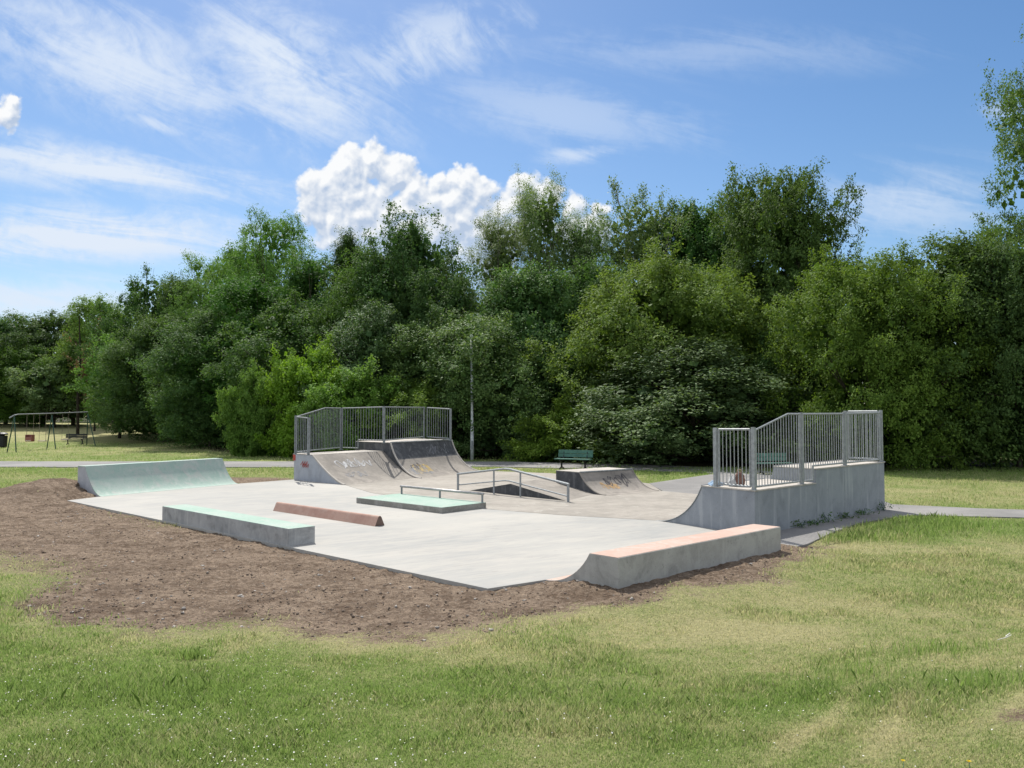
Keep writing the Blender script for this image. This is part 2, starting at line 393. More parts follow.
# the flat parts under paths and old slab stay just below them
Z = np.where((Y > 14) & (Y < 44) & (dirt_val(X, Y) < .2), np.minimum(Z, -.03), Z)
nx, ny = len(gx), len(gy)
ii = (np.arange(ny - 1)[:, None]*nx + np.arange(nx - 1)[None, :]).ravel()
def dry_val(x, y):
    d1 = sdpoly(x, y, DIRT)
    d = .34*np.exp(-np.clip(d1, 0, 9)/.7)*sst(-6, 0, x) + .18*np.exp(-np.clip(d1, 0, 9)/2.0)
    # pale bare streaks on the bank at the lower right
    q = (x*.80 - y*.60); s = (x*.60 + y*.80)
    d = d + .55*np.exp(-((q + 1.55 + .15*fbm(s*1.1, q, 3, 41))/.10)**2)*sst(4.2, 4.9, s)*sst(7.2, 6.0, s) + .5*np.exp(-((q + 1.15 + .15*fbm(s, q, 3, 42))/.10)**2)*sst(4.4, 5.0, s)*sst(6.6, 5.8, s)
    d = d + .14 + .20*sst(-1, 2.5, x)*sst(10, 8, y) + .75*np.exp(-(((x - 3.3)/.6)**2 + ((y - 4.9)/.45)**2))
    d = d + .34*np.exp(-(((x - 3.6)/2.4)**2 + ((y - 8.3)/2.0)**2))*(1 + 1.2*fbm(x*1.4, y*1.4, 3, 44)) + .30*np.clip(fbm(x*.8, y*1.1, 4, 45)*2, -.3, 1)*sst(11, 9, y) + .22*np.exp(-(((x - 8)/4)**2 + ((y - 13)/2)**2))
    d = d + .65*sst(60, 72, y)*sst(-20, -30, x) + .30*np.exp(-(((x + 22)/9)**2 + ((y - 52)/5)**2)) + .45*np.exp(-(((x - 15)/7)**2 + ((y - 24)/3)**2))
    d = d + .55*np.exp(-(((x + 9.5)/2.6)**2 + ((y - 13.5)/3.0)**2)) + .30*np.exp(-(((x - 1.5)/3.0)**2 + ((y - 8.4)/.8)**2))
    d = d - .32*np.exp(-(((x + 1.0)/3)**2 + ((y - 6.0)/1.2)**2)) - .25*np.exp(-(((x + 4.0)/1.5)**2 + ((y - 6.3)/.7)**2)) - .5*np.exp(-(((x - 7.0)/1.6)**2 + ((y - 15.0)/.9)**2))
    d = d - .35*np.exp(-(((x - 2.6)/1.2)**2 + ((y - 5.9)/.5)**2)) - .4*sst(30, 32, y)*sst(36, 34, y)*sst(2, 4, x)
    return d
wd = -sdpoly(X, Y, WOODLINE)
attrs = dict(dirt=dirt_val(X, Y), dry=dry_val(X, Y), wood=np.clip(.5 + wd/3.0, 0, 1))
Fq = np.stack([ii, ii + 1, ii + nx + 1, ii + nx], 1)
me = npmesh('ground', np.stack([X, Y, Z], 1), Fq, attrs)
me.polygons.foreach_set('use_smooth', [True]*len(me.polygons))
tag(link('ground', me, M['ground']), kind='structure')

def sheet(name, pts, z0, z1, m, bev=0):
    o = MB().poly(pts, z0, z1).build(name, m, bevel=bev); return tag(o, kind='structure')
# far path, playground path
def strip(pts, ws):
    L_, R_ = [], []
    for i, p in enumerate(pts):
        a = Vector(pts[max(i - 1, 0)]); b = Vector(pts[min(i + 1, len(pts) - 1)]); d = (b - a).normalized()
        n = Vector((-d.y, d.x))*ws[i]/2
        L_.append((p[0] + n.x, p[1] + n.y)); R_.append((p[0] - n.x, p[1] - n.y))
    return R_ + L_[::-1]
def wig(pts, n, amp, seed):
    out = []
    for i in range(len(pts)):
        a, b = pts[i], pts[(i + 1) % len(pts)]
        k = max(1, int(math.dist(a, b)/n))
        for j in range(k):
            tt = j/k; x = a[0] + (b[0] - a[0])*tt; y = a[1] + (b[1] - a[1])*tt
            x_ = x + float(fbm(np.array([x*1.3]), np.array([y*1.3]), 3, seed)[0])*amp; y_ = y + float(fbm(np.array([x*1.3 + 40]), np.array([y*1.3]), 3, seed)[0])*amp
            out.append((x_, y_))
    return out
sheet('path', wig(strip([(-120, 41), (-60, 38.5), (-24, 37.0), (-10.3, 36.9), (-.5, 37.0), (5.5, 34.6), (8.6, 32.6), (9.6, 29.6)], [4.2, 4.2, 4.2, 4.4, 3.8, 3.6, 3.2, 2.6]), .8, .25, 61), -.2, -.004, M['asphalt'])
sheet('pavement', wig([(4.43, 23.59), (4.53, 26.4), (7.5, 30.4), (9.3, 30.4), (10.7, 28.2), (9.9, 22.3), (9.55, 20.15), (11.2, 19.25), (13.2, 18.65), (18, 18.3), (40, 18.2), (40, 16.6), (18, 16.9), (12.9, 17.05), (11.0, 17.55), (8.9, 18.0),
                  (7.2, 16.7), (6.0, 15.2), (5.15, 13.95), (4.5, 13.35), (4.62, 15.1), (8.7, 19.2), (7.1, 20.8), (5.2, 22.7)], 1.2, .05, 62), -.2, -.008, M['asphalt'])
pg = strip([(-45, 49.5), (-38, 49.2), (-33.0, 48.3)], [2.0, 2.0, 1.2])
sheet('playground_paving', pg, -.1, .02, M['asphalt'])
sheet('slab', NEWSLAB, -.14, 0, M['new'], .008)
OLD = [(-5.33, 25.64), (-1.44, 32.14), (-1.0, 32.2), (1.47, 30.9), (3.8, 27.5), (4.48, 26.2), (4.38, 23.6), (5.2, 22.65), (7.1, 20.75), (3.055, 16.975), (1.07, 17.895), (-.59, 19.045), (-4.0, 22.985)]
sheet('worn_slab', OLD, -.14, .003, M['old'])

# ================================================================== SKATE RAMPS
def unit(a, b):
    d = Vector((b[0] - a[0], b[1] - a[1])); l = d.length; return (d.x/l, d.y/l), l
def arc(s0, z0, s1, n=14):
    """circular transition falling from (s0,z0) to a flat tangent at (s1,0)"""
    run = s1 - s0; Rr = (run*run + z0*z0)/(2*z0)
    return [(s0 + run*i/n, max(0.0, Rr - math.sqrt(max(0, Rr*Rr - (s1 - s0 - run*i/n)**2)))) for i in range(n + 1)]
def surf(prof, org, ds, de, ln, th=.006, ends=.0):
    """thin skin laid on a transition profile"""
    top = [(s, z + th) for s, z in prof]; bot = [(s, z - .02) for s, z in prof[::-1]]
    o = (org[0] + de[0]*ends, org[1] + de[1]*ends)
    return MB().prism(top + bot, o, ds, de, ln - 2*ends)

# --- green quarter pipe (left) : foot line F0-F1, rises to the back left
F0, F1 = (-11.25, 21.99), (-8.93, 26.13); du, ln = unit(F0, F1); dv = (-du[1], du[0])
t_ = empty('quarter_pipe', (-11.9, 22.3, 0)); tag(t_, 'low pale mint green quarter pipe at the left end of the pale slab', 'ramp')
pr = [(.76*i/16, .80*(1 - i/16)**2.0) for i in range(17)]; back = [(-.34, .80), (-.34, -.1), (.72, -.1)]
org = (F0[0] + dv[0]*.72, F0[1] + dv[1]*.72); nd = (-dv[0], -dv[1])
MB().prism([(.76, -.1)] + [(-.34, -.1), (-.34, .80)] + pr, org, nd, du, ln).build('body', M['greylight'], t_, .006)
surf([(-.335, .801)] + pr, org, nd, du, ln, .004, -.004).build('riding_surface', M['mint'], t_)

# --- ledge along the left edge
A_, B_ = (-7.41, 17.04), (-3.78, 13.62); du, ln = unit(B_, A_); dn = (du[1], -du[0])
t_ = empty('ledge', (-5.4, 15.5, 0)); tag(t_, 'long low grey concrete ledge with a mint green top along the bare soil', 'ledge')
w = .52
MB().prism([(0, -.12), (0, .285), (w, .285), (w, -.12)], B_, dn, du, ln).build('body', M['grey'], t_, .008)
MB().prism([(0.004, .2852), (0.004, .291), (w - .004, .291), (w - .004, .2852)], B_, dn, du, ln).build('top', M['minttop'], t_, .002)

# --- terracotta parabolic kerb
A_, B_ = (-5.55, 18.68), (-2.73, 16.04); du, ln = unit(B_, A_); dn = (du[1], -du[0])
t_ = empty('kerb', (-4.1, 17.4, 0)); tag(t_, 'terracotta coloured rounded concrete bar lying on the middle of the slab', 'kerb')
pk = [(0, .002), (.075, .168), (.088, .188), (.108, .198), (.132, .198), (.150, .188), (.163, .168), (.235, .002)]
MB().prism(pk, (B_[0], B_[1]), dn, du, ln).build('body', M['red'], t_, smooth=False)
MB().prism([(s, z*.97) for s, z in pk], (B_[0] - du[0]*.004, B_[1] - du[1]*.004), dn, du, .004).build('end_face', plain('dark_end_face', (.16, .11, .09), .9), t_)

# --- manual pad
P0, P1, P2 = (-3.94, 20.35), (-1.59, 18.15), (-.62, 19.25); du, ln = unit(P1, P0); dn, w = unit(P1, P2)
t_ = empty('manual_pad', (-2.3, 19.9, 0)); tag(t_, 'low square concrete platform with a mint green top and dark grey edges', 'skate platform')
MB().prism([(0, -.05), (0, .13), (w, .13), (w, -.05)], P1, dn, du, ln).build('body', concrete('pad_edge_concrete', (.20, .195, .175), (.29, .285, .26), (.36, .35, .33), 2.5, stain_amt=.6), t_, .006)
MB().prism([(0.01, .1302), (0.01, .136), (w - .01, .136), (w - .01, .1302)], P1, dn, du, ln).build('top', M['minttop'], t_)
# rail on its back edge
t_ = empty('grind_rail', (-1.8, 20.3, .136)); tag(t_, 'low straight steel rail along the back edge of the green topped platform', 'skate rail')
q0 = (P2[0] - dn[0]*.05 + du[0]*.04, P2[1] - dn[1]*.05 + du[1]*.04); 
def along(q, d, k, z): return (q[0] + d[0]*k, q[1] + d[1]*k, z)
MB().tube([along(q0, du, 0, .335), along(q0, du, 3.12, .335)], .032, 10).build('rail', M['coping'], t_, smooth=True)
for k in (.04, 1.56, 3.08):
    MB().tube([along(q0, du, k, .137), along(q0, du, k, .315)], .026, 8).build('post', M['steel_dark'], t_)

# --- wedge funbox behind the sloping rail
a0, a1 = (-1.24, 23.75), (1.40, 20.83); du, ln = unit(a0, a1); W = (1.12, 2.15); dw, wl = unit((0, 0), W)
t_ = empty('wedge_ramp', (.6, 23.2, 0)); tag(t_, 'low two sided wedge of worn concrete with a dark triangular side behind the sloping rail', 'ramp')
MB().prism([(0, 0.0035), (ln*.455, .31), (ln, 0.0035), (ln, -.05), (0, -.05)], a0, du, dw, wl).build('body', M['ramp'], t_)
MB().prism([(0.05, 0.006), (ln*.455, .305), (ln - .05, 0.006)], (a0[0] - dw[0]*.005, a0[1] - dw[1]*.005), du, dw, .004).build('shade_side', M['dark'], t_)  # near side of the wedge, its shade put into the dark colour
# --- sloping flat bar rail
r0, r1 = (-1.62, 23.80), (1.46, 20.58); du, ln = unit(r0, r1)
t_ = empty('handrail', (-.1, 22.2, 0)); tag(t_, 'steel rail with two bars rising to a bend and falling again over the wedge', 'skate rail')
kk = [0, ln*.46, ln*.50, ln]
MB().tube([along(r0, du, 0, .48), along(r0, du, kk[1], .735), along(r0, du, kk[2], .735), along(r0, du, ln, .45)], .032, 8).build('top_rail', M['steel'], t_)
MB().tube([along(r0, du, 0, .16), along(r0, du, kk[1], .41), along(r0, du, kk[2], .41), along(r0, du, ln, .14)], .020, 8).build('mid_rail', M['steel'], t_)
for k, zt in ((.03, .47), (ln*.36, .66), (ln*.60, .66), (ln - .03, .44)):
    MB().tube([along(r0, du, k, 0), along(r0, du, k, zt)], .036 if k in (.03, ln - .03) else .026, 8).build('post', M['steel'], t_)

# --- block with a curved front at the right
Pf = (1.31, 9.93); du = (math.cos(R(43.4)), math.sin(R(43.4))); dn = (-math.cos(R(46.6)), math.sin(R(46.6)))
ln = 4.03
t_ = empty('block', (2.6, 11.8, 0)); tag(t_, 'pale grey concrete block with a salmon pink top, nearest and lowest right of the ramps', 'ledge')
prb = arc(.47, .45, 1.25)
MB().prism([(0, -.2), (0, .45)] + prb + [(1.25, -.2)], Pf, dn, du, ln).build('body', concrete('block_concrete', (.34, .335, .315), (.42, .415, .395), (.23, .23, .22), 1.5, stain_amt=.55, streak=(.46, .45, .43)), t_, .008)
surf([(.012, .452)] + prb[:], Pf, dn, du, ln, .003, .004).build('top', M['pink'], t_)

# ---- fences
def fence_panel(name, p0, p1, zb, zt, parent, sp=.115, rb=.008, rf=.02, m='steel'):
    """zb, zt: lists of (fraction, z) polylines"""
    def ev(poly, f):
        for (f0, z0), (f1, z1) in zip(poly, poly[1:]):
            if f <= f1: return z0 + (z1 - z0)*((f - f0)/(f1 - f0) if f1 > f0 else 0)
        return poly[-1][1]
    def pt(f, z): return (p0[0] + (p1[0] - p0[0])*f, p0[1] + (p1[1] - p0[1])*f, z)
    b = MB()
    loop = [pt(f, z) for f, z in zt] + [pt(f, z) for f, z in zb[::-1]]
    for i in range(len(loop)):
        b.tube([loop[i], loop[(i + 1) % len(loop)]], rf, 6)
    ln_ = math.dist(p0, p1); n = max(2, round(ln_/sp))
    for i in range(1, n):
        b.tube([pt(i/n, ev(zb, i/n)), pt(i/n, ev(zt, i/n))], rb, 5, False)
    return b.build(name, M[m], parent)
def post(p, z0, z1, parent, r=.033, m='steel'):
    b = MB().box((p[0], p[1], (z0 + z1)/2), (r*2, r*2, z1 - z0), R(44)).box((p[0], p[1], z0 + .006), (.13, .13, .012), R(44))
    return b.build('post', M[m], parent)

# --- right ramp : two heights, fence along its back
A0, L0 = (4.5, 14.9), (3.05, 16.97); du = (math.cos(R(43.8)), math.sin(R(43.8))); ds, run = unit(A0, L0)
rr = empty('platform_ramp', (5.8, 17.2, 0)); tag(rr, 'blue grey two level curved ramp with a fenced platform at the right of the slab', 'ramp')
lowL, hiL = 2.475, 3.53
p1 = arc(1.28, .80, run); s_h = 1.02; p2 = arc(s_h, 1.09, run)
MB().prism([(0, -.1), (0, .80)] + p1 + [(run, -.1)], A0, ds, du, lowL).build('low_body', M['rrbody'], rr, .004)
A1 = (A0[0] + du[0]*(lowL + .006), A0[1] + du[1]*(lowL + .006))
MB().prism([(0, -.1), (0, 1.09)] + p2 + [(run, -.1)], A1, ds, du, hiL).build('high_body', M['rrbody'], rr, .004)
MB().prism([(-.015, .802), (-.015, .822), (1.28, .822), (1.28, .802)], (A0[0] - du[0]*.015, A0[1] - du[1]*.015), ds, du, lowL + .01).build('low_deck', M['plat'], rr)
MB().prism([(-.015, 1.092), (-.015, 1.112), (s_h, 1.112), (s_h, 1.092)], (A1[0] - du[0]*.012, A1[1] - du[1]*.012), ds, du, hiL + .02).build('high_deck', M['plat'], rr)
surf(p1, A0, ds, du, lowL, .005, .01).build('riding_surface', M['ramp'], rr)
surf(p2, A1, ds, du, hiL, .005, .01).build('riding_surface', M['ramp'], rr)
edge = [along(A0, ds, s, z - .004) for s, z in p1]
MB().tube([(x - du[0]*.006, y - du[1]*.006, z) for x, y, z in edge], .012, 6).build('edge_trim', M['steel_dark'], rr)
MB().tube([along(along(A0, ds, 1.28, 0)[:2], du, 0, .815), along(along(A0, ds, 1.28, 0)[:2], du, lowL, .815)], .025, 8).build('coping', M['coping'], rr)
MB().tube([along(along(A1, ds, s_h, 0)[:2], du, 0, 1.105), along(along(A1, ds, s_h, 0)[:2], du, hiL, 1.105)], .025, 8).build('coping', M['coping'], rr)
def rp(u, v, z=None, A0=tuple(A0), du=tuple(du), ds=tuple(ds)):
    q = (A0[0] + du[0]*u + ds[0]*v, A0[1] + du[1]*u + ds[1]*v)
    return q if z is None else (*q, z)
iv = .04
posts = [(.04, iv, .82, 1.99), (.04, .95, .82, 1.97), (1.93, iv, .82, 2.27), (3.95, iv, 1.11, 2.29), (5.95, iv, 1.11, 2.34), (5.95, .96, 1.11, 2.33)]
for u, v, z0, z1 in posts: post(rp(u, v), z0, z1, rr)
fence_panel('fence_panel', rp(.04, .12), rp(.04, .86), [(0, .88), (1, .88)], [(0, 1.95), (1, 1.94)], rr, .092, .009)
fence_panel('fence_panel', rp(.12, iv), rp(1.85, iv), [(0, .88), (1, .88)], [(0, 1.94), (.72, 2.24), (1, 2.24)], rr, .11, .009)
fence_panel('fence_panel', rp(2.01, iv), rp(3.87, iv), [(0, .88), (.22, .88), (.221, 1.17), (1, 1.17)], [(0, 2.24), (1, 2.25)], rr, .11, .009)
fence_panel('fence_panel', rp(4.03, iv), rp(5.87, iv), [(0, 1.17), (1, 1.17)], [(0, 2.25), (1, 2.28)], rr, .115, .009)
fence_panel('fence_panel', rp(5.95, .12), rp(5.95, .88), [(0, 1.17), (1, 1.17)], [(0, 2.31), (1, 2.31)], rr, .10, .010, .024)

# --- belongings left on the low platform
bx, by = rp(.42, .62)
b = MB()
prof = [(0, .075), (.02, .098), (.10, .105), (.19, .085), (.24, .05), (.262, .012)]
def lathe(c, prof, n=14, sx=1, sy=1, seed=0, amp=0):
    rg = random.Random(seed); vs = []; fs = []
    for z, r_ in prof:
        for k in range(n):
            a = 2*math.pi*k/n; q = r_*(1 + amp*(rg.random() - .5)); vs.append((c[0] + q*sx*math.cos(a), c[1] + q*sy*math.sin(a), c[2] + z + amp*.04*(rg.random() - .5)))
    for i in range(len(prof) - 1):
        for k in range(n): fs.append((i*n + k, i*n + (k + 1) % n, (i + 1)*n + (k + 1) % n, (i + 1)*n + k))
    fs.append(tuple(range(n - 1, -1, -1))); m_ = (len(prof) - 1)*n; fs.append(tuple(range(m_, m_ + n)))
    return vs, fs
bag = empty('bag', (bx, by, .822)); tag(bag, 'small brown bag standing behind the fence bars on the low deck', 'bag')
MB().add(*lathe((bx, by, .85), prof, 14, 1, .7, 3, .25)).build('bag_body', plain('brown_canvas', (.20, .11, .085), .9), bag, smooth=True)
MB().add(*lathe((bx, by, .822), [(0, .09), (.03, .085)], 14, 1, .7)).build('bag_base', M['black'], bag)
MB().tube([(bx - .05, by, 1.09), (bx - .03, by, 1.15), (bx + .03, by, 1.15), (bx + .05, by, 1.09)], .01, 6).build('strap', plain('tan_strap', (.35, .24, .16), .8), bag, smooth=True)
def cloth(name, c, rx, ry, h, m, label, cat, seed):
    rg = np.random.RandomState(seed); n = 22; vs = []; fs = []
    for i in range(n):
        for j in range(n):
            u = i/(n - 1)*2 - 1; v = j/(n - 1)*2 - 1
            rr_ = math.sqrt(u*u + v*v)
            z = h*max(0, 1 - rr_**2*.62) + h*.45*float(fbm(np.array([u*2.6 + seed]), np.array([v*2.6]), 3, seed)[0])
            vs.append((c[0] + rx*u*(1 - .25*abs(v)), c[1] + ry*v*(1 - .25*abs(u)), c[2] + max(.004, z)))
    for i in range(n - 1):
        for j in range(n - 1): fs.append((i*n + j, (i + 1)*n + j, (i + 1)*n + j + 1, i*n + j + 1))
    o = MB().add(vs, fs).build(name, m, smooth=True)
    so = o.modifiers.new('thick', 'SOLIDIFY'); so.thickness = .006
    return tag(o, label, cat)
cloth('jacket', rp(.36, .72, .822), .13, .10, .20, plain('white_cloth', (.62, .62, .62), .9), 'crumpled white garment heaped beside the small brown bag', 'clothing', 4)
cloth('towel', rp(.22, 1.08, .822), .16, .10, .09, plain('pale_blue_cloth', (.36, .50, .66), .9), 'pale blue garment lying at the left end of the low fenced deck', 'clothing', 9)

# --- rear left ramp (bank and quarter pipe side by side)
A0, B0 = (-7.57, 27.86), (-5.33, 25.62); ds, run = unit(A0, B0); f2, f3 = (-3.41, 28.52), (-1.44, 32.14)
lr = empty('platform_ramp', (-5.4, 29.2, 0)); tag(lr, 'worn grey bank and higher dark topped quarter pipe side by side under a long fence', 'ramp')
du, lowL = unit(B0, f2); duh, hiL = unit(f2, f3)
pl = arc(1.22, .88, run); pl = [(1.22, .88)] + [(1.22 + (run - 1.22)*t, max(0, .88*(1 - t)**1.42)) for t in [i/12 for i in range(1, 13)]]
MB().prism([(0, -.1), (0, .88)] + pl + [(run, -.1)], A0, ds, du, lowL + .03).build('low_body', M['lrside'], lr, .004)
surf(pl, A0, ds, du, lowL + .03, .006, .0).build('riding_surface', M['ramp'], lr)
MB().prism([(-.02, .884), (-.02, .900), (1.21, .900), (1.21, .884)], (A0[0] - du[0]*.01, A0[1] - du[1]*.01), ds, du, lowL).build('low_deck', M['plat'], lr)
for side, sg in ((.0, -1),):
    MB().tube([(along(A0, ds, s, 0)[0] - du[0]*.002, along(A0, ds, s, 0)[1] - du[1]*.002, z + .004) for s, z in pl], .03, 8).build('edge_trim', M['plat'], lr)
runh = 3.30
A2 = (f2[0] - ds[0]*runh, f2[1] - ds[1]*runh)
ph = arc(runh - 1.50, 1.20, runh + .30, 18)
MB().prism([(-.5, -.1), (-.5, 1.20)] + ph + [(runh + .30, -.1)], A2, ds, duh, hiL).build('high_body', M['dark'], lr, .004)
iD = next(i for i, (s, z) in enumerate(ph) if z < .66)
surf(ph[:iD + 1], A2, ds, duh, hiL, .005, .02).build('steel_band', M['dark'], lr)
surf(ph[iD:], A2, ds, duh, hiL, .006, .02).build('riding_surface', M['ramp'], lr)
MB().prism([(-.5, 1.204), (-.5, 1.222), (runh - 1.5, 1.222), (runh - 1.5, 1.204)], A2, ds, duh, hiL).build('high_deck', M['plat'], lr)
for off in (-.004, hiL + .004):
    b = MB().tube([(along(A2, ds, s, 0)[0] + duh[0]*off, along(A2, ds, s, 0)[1] + duh[1]*off, z + .006) for s, z in ph], .034, 8)
    b.build('edge_trim', M['plat'], lr)
q = along(A2, ds, runh - 1.5, 0)[:2]
MB().tube([along(q, duh, 0, 1.22), along(q, duh, hiL, 1.22)], .028, 8).build('coping', M['steel_dark'], lr)
# fence: left side, then the back, then the right end
def lp(px, py, z): x, y = gp(px, py, z); return (x, y)
c0 = lp(295.5, 454.2, .90); c1 = lp(308.5, 455.3, .90)
c2 = lp(341, 449.6, .9); c3 = lp(384, 442.6, 1.22); c4 = lp(424, 438.6, 1.22); c5 = lp(426.5, 438.6, 1.22); c6 = lp(450.5, 440.6, 1.22)
for p, z0, z1 in ((c0, .90, 2.22), (c1, .90, 2.15), (c2, .90, 2.52), (c3, 1.2, 2.56), (c4, 1.2, 2.60), (c6, 1.22, 2.50)): post(p, z0, z1, lr, .032, 'steel_dark')
def ins(a, b, m=.08):
    d, l = unit(a, b); return (a[0] + d[0]*m, a[1] + d[1]*m), (b[0] - d[0]*m, b[1] - d[1]*m)
a, b = ins(c0, c1); fence_panel('fence_panel', a, b, [(0, .98), (1, .98)], [(0, 2.17), (1, 2.13)], lr, .24, .010, .022, 'steel_dark')
a, b = ins(c0, c2); fence_panel('fence_panel', a, b, [(0, .98), (1, .98)], [(0, 2.18), (.62, 2.50), (1, 2.50)], lr, .13, .010, .022, 'steel_dark')
a, b = ins(c2, c3); fence_panel('fence_panel', a, b, [(0, .98), (.40, .98), (.401, 1.30), (1, 1.30)], [(0, 2.50), (1, 2.53)], lr, .15, .010, .022, 'steel_dark')
a, b = ins(c3, c4); fence_panel('fence_panel', a, b, [(0, 1.30), (1, 1.30)], [(0, 2.53), (1, 2.57)], lr, .27, .010, .022, 'steel_dark')
a, b = ins(c5, c6); fence_panel('fence_panel', a, b, [(0, 1.30), (1, 1.30)], [(0, 2.56), (1, 2.48)], lr, .30, .012, .024, 'steel_dark')

# --- rear right quarter pipe
TL, TR, FL, FR, BL, BR = (1.95, 23.05), (3.65, 24.42), (2.60, 22.25), (4.30, 23.68), (1.25, 23.75), (2.95, 25.15)
rb = empty('quarter_pipe', (2.6, 23.9, 0)); tag(rb, 'small worn quarter pipe covered in faded scribbles in front of the nearer green bench', 'ramp')
TL, TR, FL = Vector(TL), Vector(TR), Vector(FL)
duv = (TR - TL).normalized(); fd = (FL - TL); zt = .57
dsv = fd.normalized(); rn = fd.length; du, dsb = tuple(duv), tuple(dsv); wl = (TR - TL).length
pb = arc(0, zt, rn)
bk = -(Vector(BL) - TL).length*.98
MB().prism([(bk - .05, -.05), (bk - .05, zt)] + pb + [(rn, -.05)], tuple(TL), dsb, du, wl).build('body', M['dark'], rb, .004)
surf(pb + [(rn + .15, -.001)], tuple(TL), dsb, du, wl, .006, .01).build('riding_surface', M['ramp'], rb)
MB().prism([(bk - .06, zt + .003), (bk - .06, zt + .022), (0, zt + .022), (0, zt + .003)], tuple(TL), dsb, du, wl).build('deck', M['plat'], rb)
MB().tube([along(tuple(TL), du, 0, zt + .015), along(tuple(TL), du, wl, zt + .015)], .025, 8).build('coping', M['steel_dark'], rb)
for off in (-.003, wl + .003):
    MB().tube([(along(tuple(TL), dsb, s, 0)[0] + du[0]*off, along(tuple(TL), dsb, s, 0)[1] + du[1]*off, z + .004) for s, z in pb], .024, 6).build('edge_trim', M['ramp'], rb)

# ---- scribbles: paint lines lying on a transition
def scribble(prof, org, ds, du, s0, s1, u0, u1, n, seed, m, parent, wdt=.03, off=.012, loops=3):
    rg = random.Random(seed); b = MB()
    cum = [0]
    for (a, b_), (c, d) in zip(prof, prof[1:]): cum.append(cum[-1] + math.hypot(c - a, d - b_))
    def ev(q):
        q = q*cum[-1]
        for i in range(len(prof) - 1):
            if q <= cum[i + 1]:
                t = (q - cum[i])/(cum[i + 1] - cum[i]); return (prof[i][0] + t*(prof[i + 1][0] - prof[i][0]), prof[i][1] + t*(prof[i + 1][1] - prof[i][1]))
        return prof[-1]
    for k in range(n):
        cu = u0 + (u1 - u0)*(k + .5)/n + rg.uniform(-.05, .05); cs = (s0 + s1)/2 + rg.uniform(-.1, .1)*(s1 - s0)
        ph_, a1, a2 = rg.random()*6, rg.uniform(.5, 1)*(u1 - u0)/n*.7, rg.uniform(.5, 1)*(s1 - s0)*.45
        f1, f2_ = rg.choice((1, 2, 1.5)), rg.choice((2, 3, 1.5))
        pts = []
        for i in range(26):
            t = i/25*loops; uu = cu + a1*math.sin(f1*t*2 + ph_); ss = cs + a2*math.sin(f2_*t*1.6 + ph_*2)
            s, z = ev(min(.98, max(.02, ss)))
            pts.append(Vector((org[0] + ds[0]*s + du[0]*uu, org[1] + ds[1]*s + du[1]*uu, z + off)))
        vs = []
        for i, p in enumerate(pts):
            d = (pts[min(i + 1, 25)] - pts[max(i - 1, 0)]).normalized(); nrm = Vector((ds[0]*.5, ds[1]*.5, .85)); sd = d.cross(nrm).normalized()*wdt*(.35 + .25*math.sin(i*.9 + seed))
            vs += [p - sd, p + sd]
        b.add(vs, [(2*i, 2*i + 1, 2*i + 3, 2*i + 2) for i in range(25)])
    return b.build('scribble', m, parent)
scribble(ph, A2, ds if False else unit((-7.57, 27.86), (-5.33, 25.62))[0], duh, .42, .74, .55, 1.55, 6, 3, M['graf_yel'], lr, .05)
dsl = unit((-7.57, 27.86), (-5.33, 25.62))[0]
scribble(ph, A2, dsl, duh, .45, .80, .25, 1.35, 7, 8, M['graf_grey'], lr, .035, .014)
scribble(ph, A2, dsl, duh, .42, .60, .5, 1.1, 5, 9, M['graf_dark'], lr, .03, .015)
scribble(ph, A2, dsl, duh, .05, .28, 2.2, 3.6, 6, 21, M['graf_grey'], lr, .02, .013)
dul = unit((-5.33, 25.62), (-3.41, 28.52))[0]
A0l = (-7.57, 27.86)
scribble(pl, A0l, dsl, dul, .15, .45, .7, 2.3, 7, 5, M['graf_pale'], lr, .035, .016)
scribble(pl, A0l, dsl, dul, .5, .75, .6, 1.6, 4, 6, M['graf_grey'], lr, .03, .016)
scribble(pb, tuple(TL), dsb, du, .05, .55, .75, 1.75, 7, 12, M['graf_dark'], rb, .028)
scribble(pb, tuple(TL), dsb, du, .35, .62, .45, 1.15, 4, 15, M['graf_or'], rb, .06, .011)
# red marks on the side wall of the bank
b = MB(); rg = random.Random(4)
for k in range(3):
    s = .55 + k*.14; base = along(A0l, dsl, s, 0)
    pts = [(base[0] - dul[0]*.006 + dsl[0]*x, base[1] - dul[1]*.006 + dsl[1]*x, z) for x, z in [(-.1, .52), (.06, .66), (.02, .46), (.14, .58), (.10, .44)]]
    b.tube(pts, .010, 5)
b.build('red_mark', M['graf_red'], lr)
q = along(A0l, dsl, .03, 0); MB().box((q[0] - dul[0]*.008, q[1] - dul[1]*.008, .76), (.15, .014, .2), math.atan2(dsl[1], dsl[0])).build('red_mark', M['graf_red'], lr)

# ================================================================== FURNITURE
def bench(loc, rz, label, wood, leg, w=1.55, slats=2):
    t_ = empty('park_bench', loc, rz); tag(t_, label, 'bench')
    ca, sa = math.cos(rz), math.sin(rz)
    def T(x, y, z): return (loc[0] + x*ca - y*sa, loc[1] + x*sa + y*ca, loc[2] + z)
    b = MB()
    for i in range(3): b.box(T(0, -.16 + i*.15, .44), (w, .13, .035), rz)
    b.build('seat', M[wood], t_)
    b = MB()
    for i in range(slats): b.box(T(0, .24 + i*.03, .58 + i*.155), (w, .035, .14), rz)
    b.build('backrest', M[wood], t_)
    for sx in (-1, 1):
        x = sx*w*.34
        MB().tube([T(x, -.20, .41), T(x, .0, .30), T(x, .0, .10), T(x, -.22, .03)], [.035, .04, .04, .03], 6).tube([T(x, .0, .12), T(x, .24, .03)], .03, 6).tube([T(x, -.02, .40), T(x, .2, .42), T(x, .29, .84)], .022, 6).build('leg', M[leg], t_)
    return t_
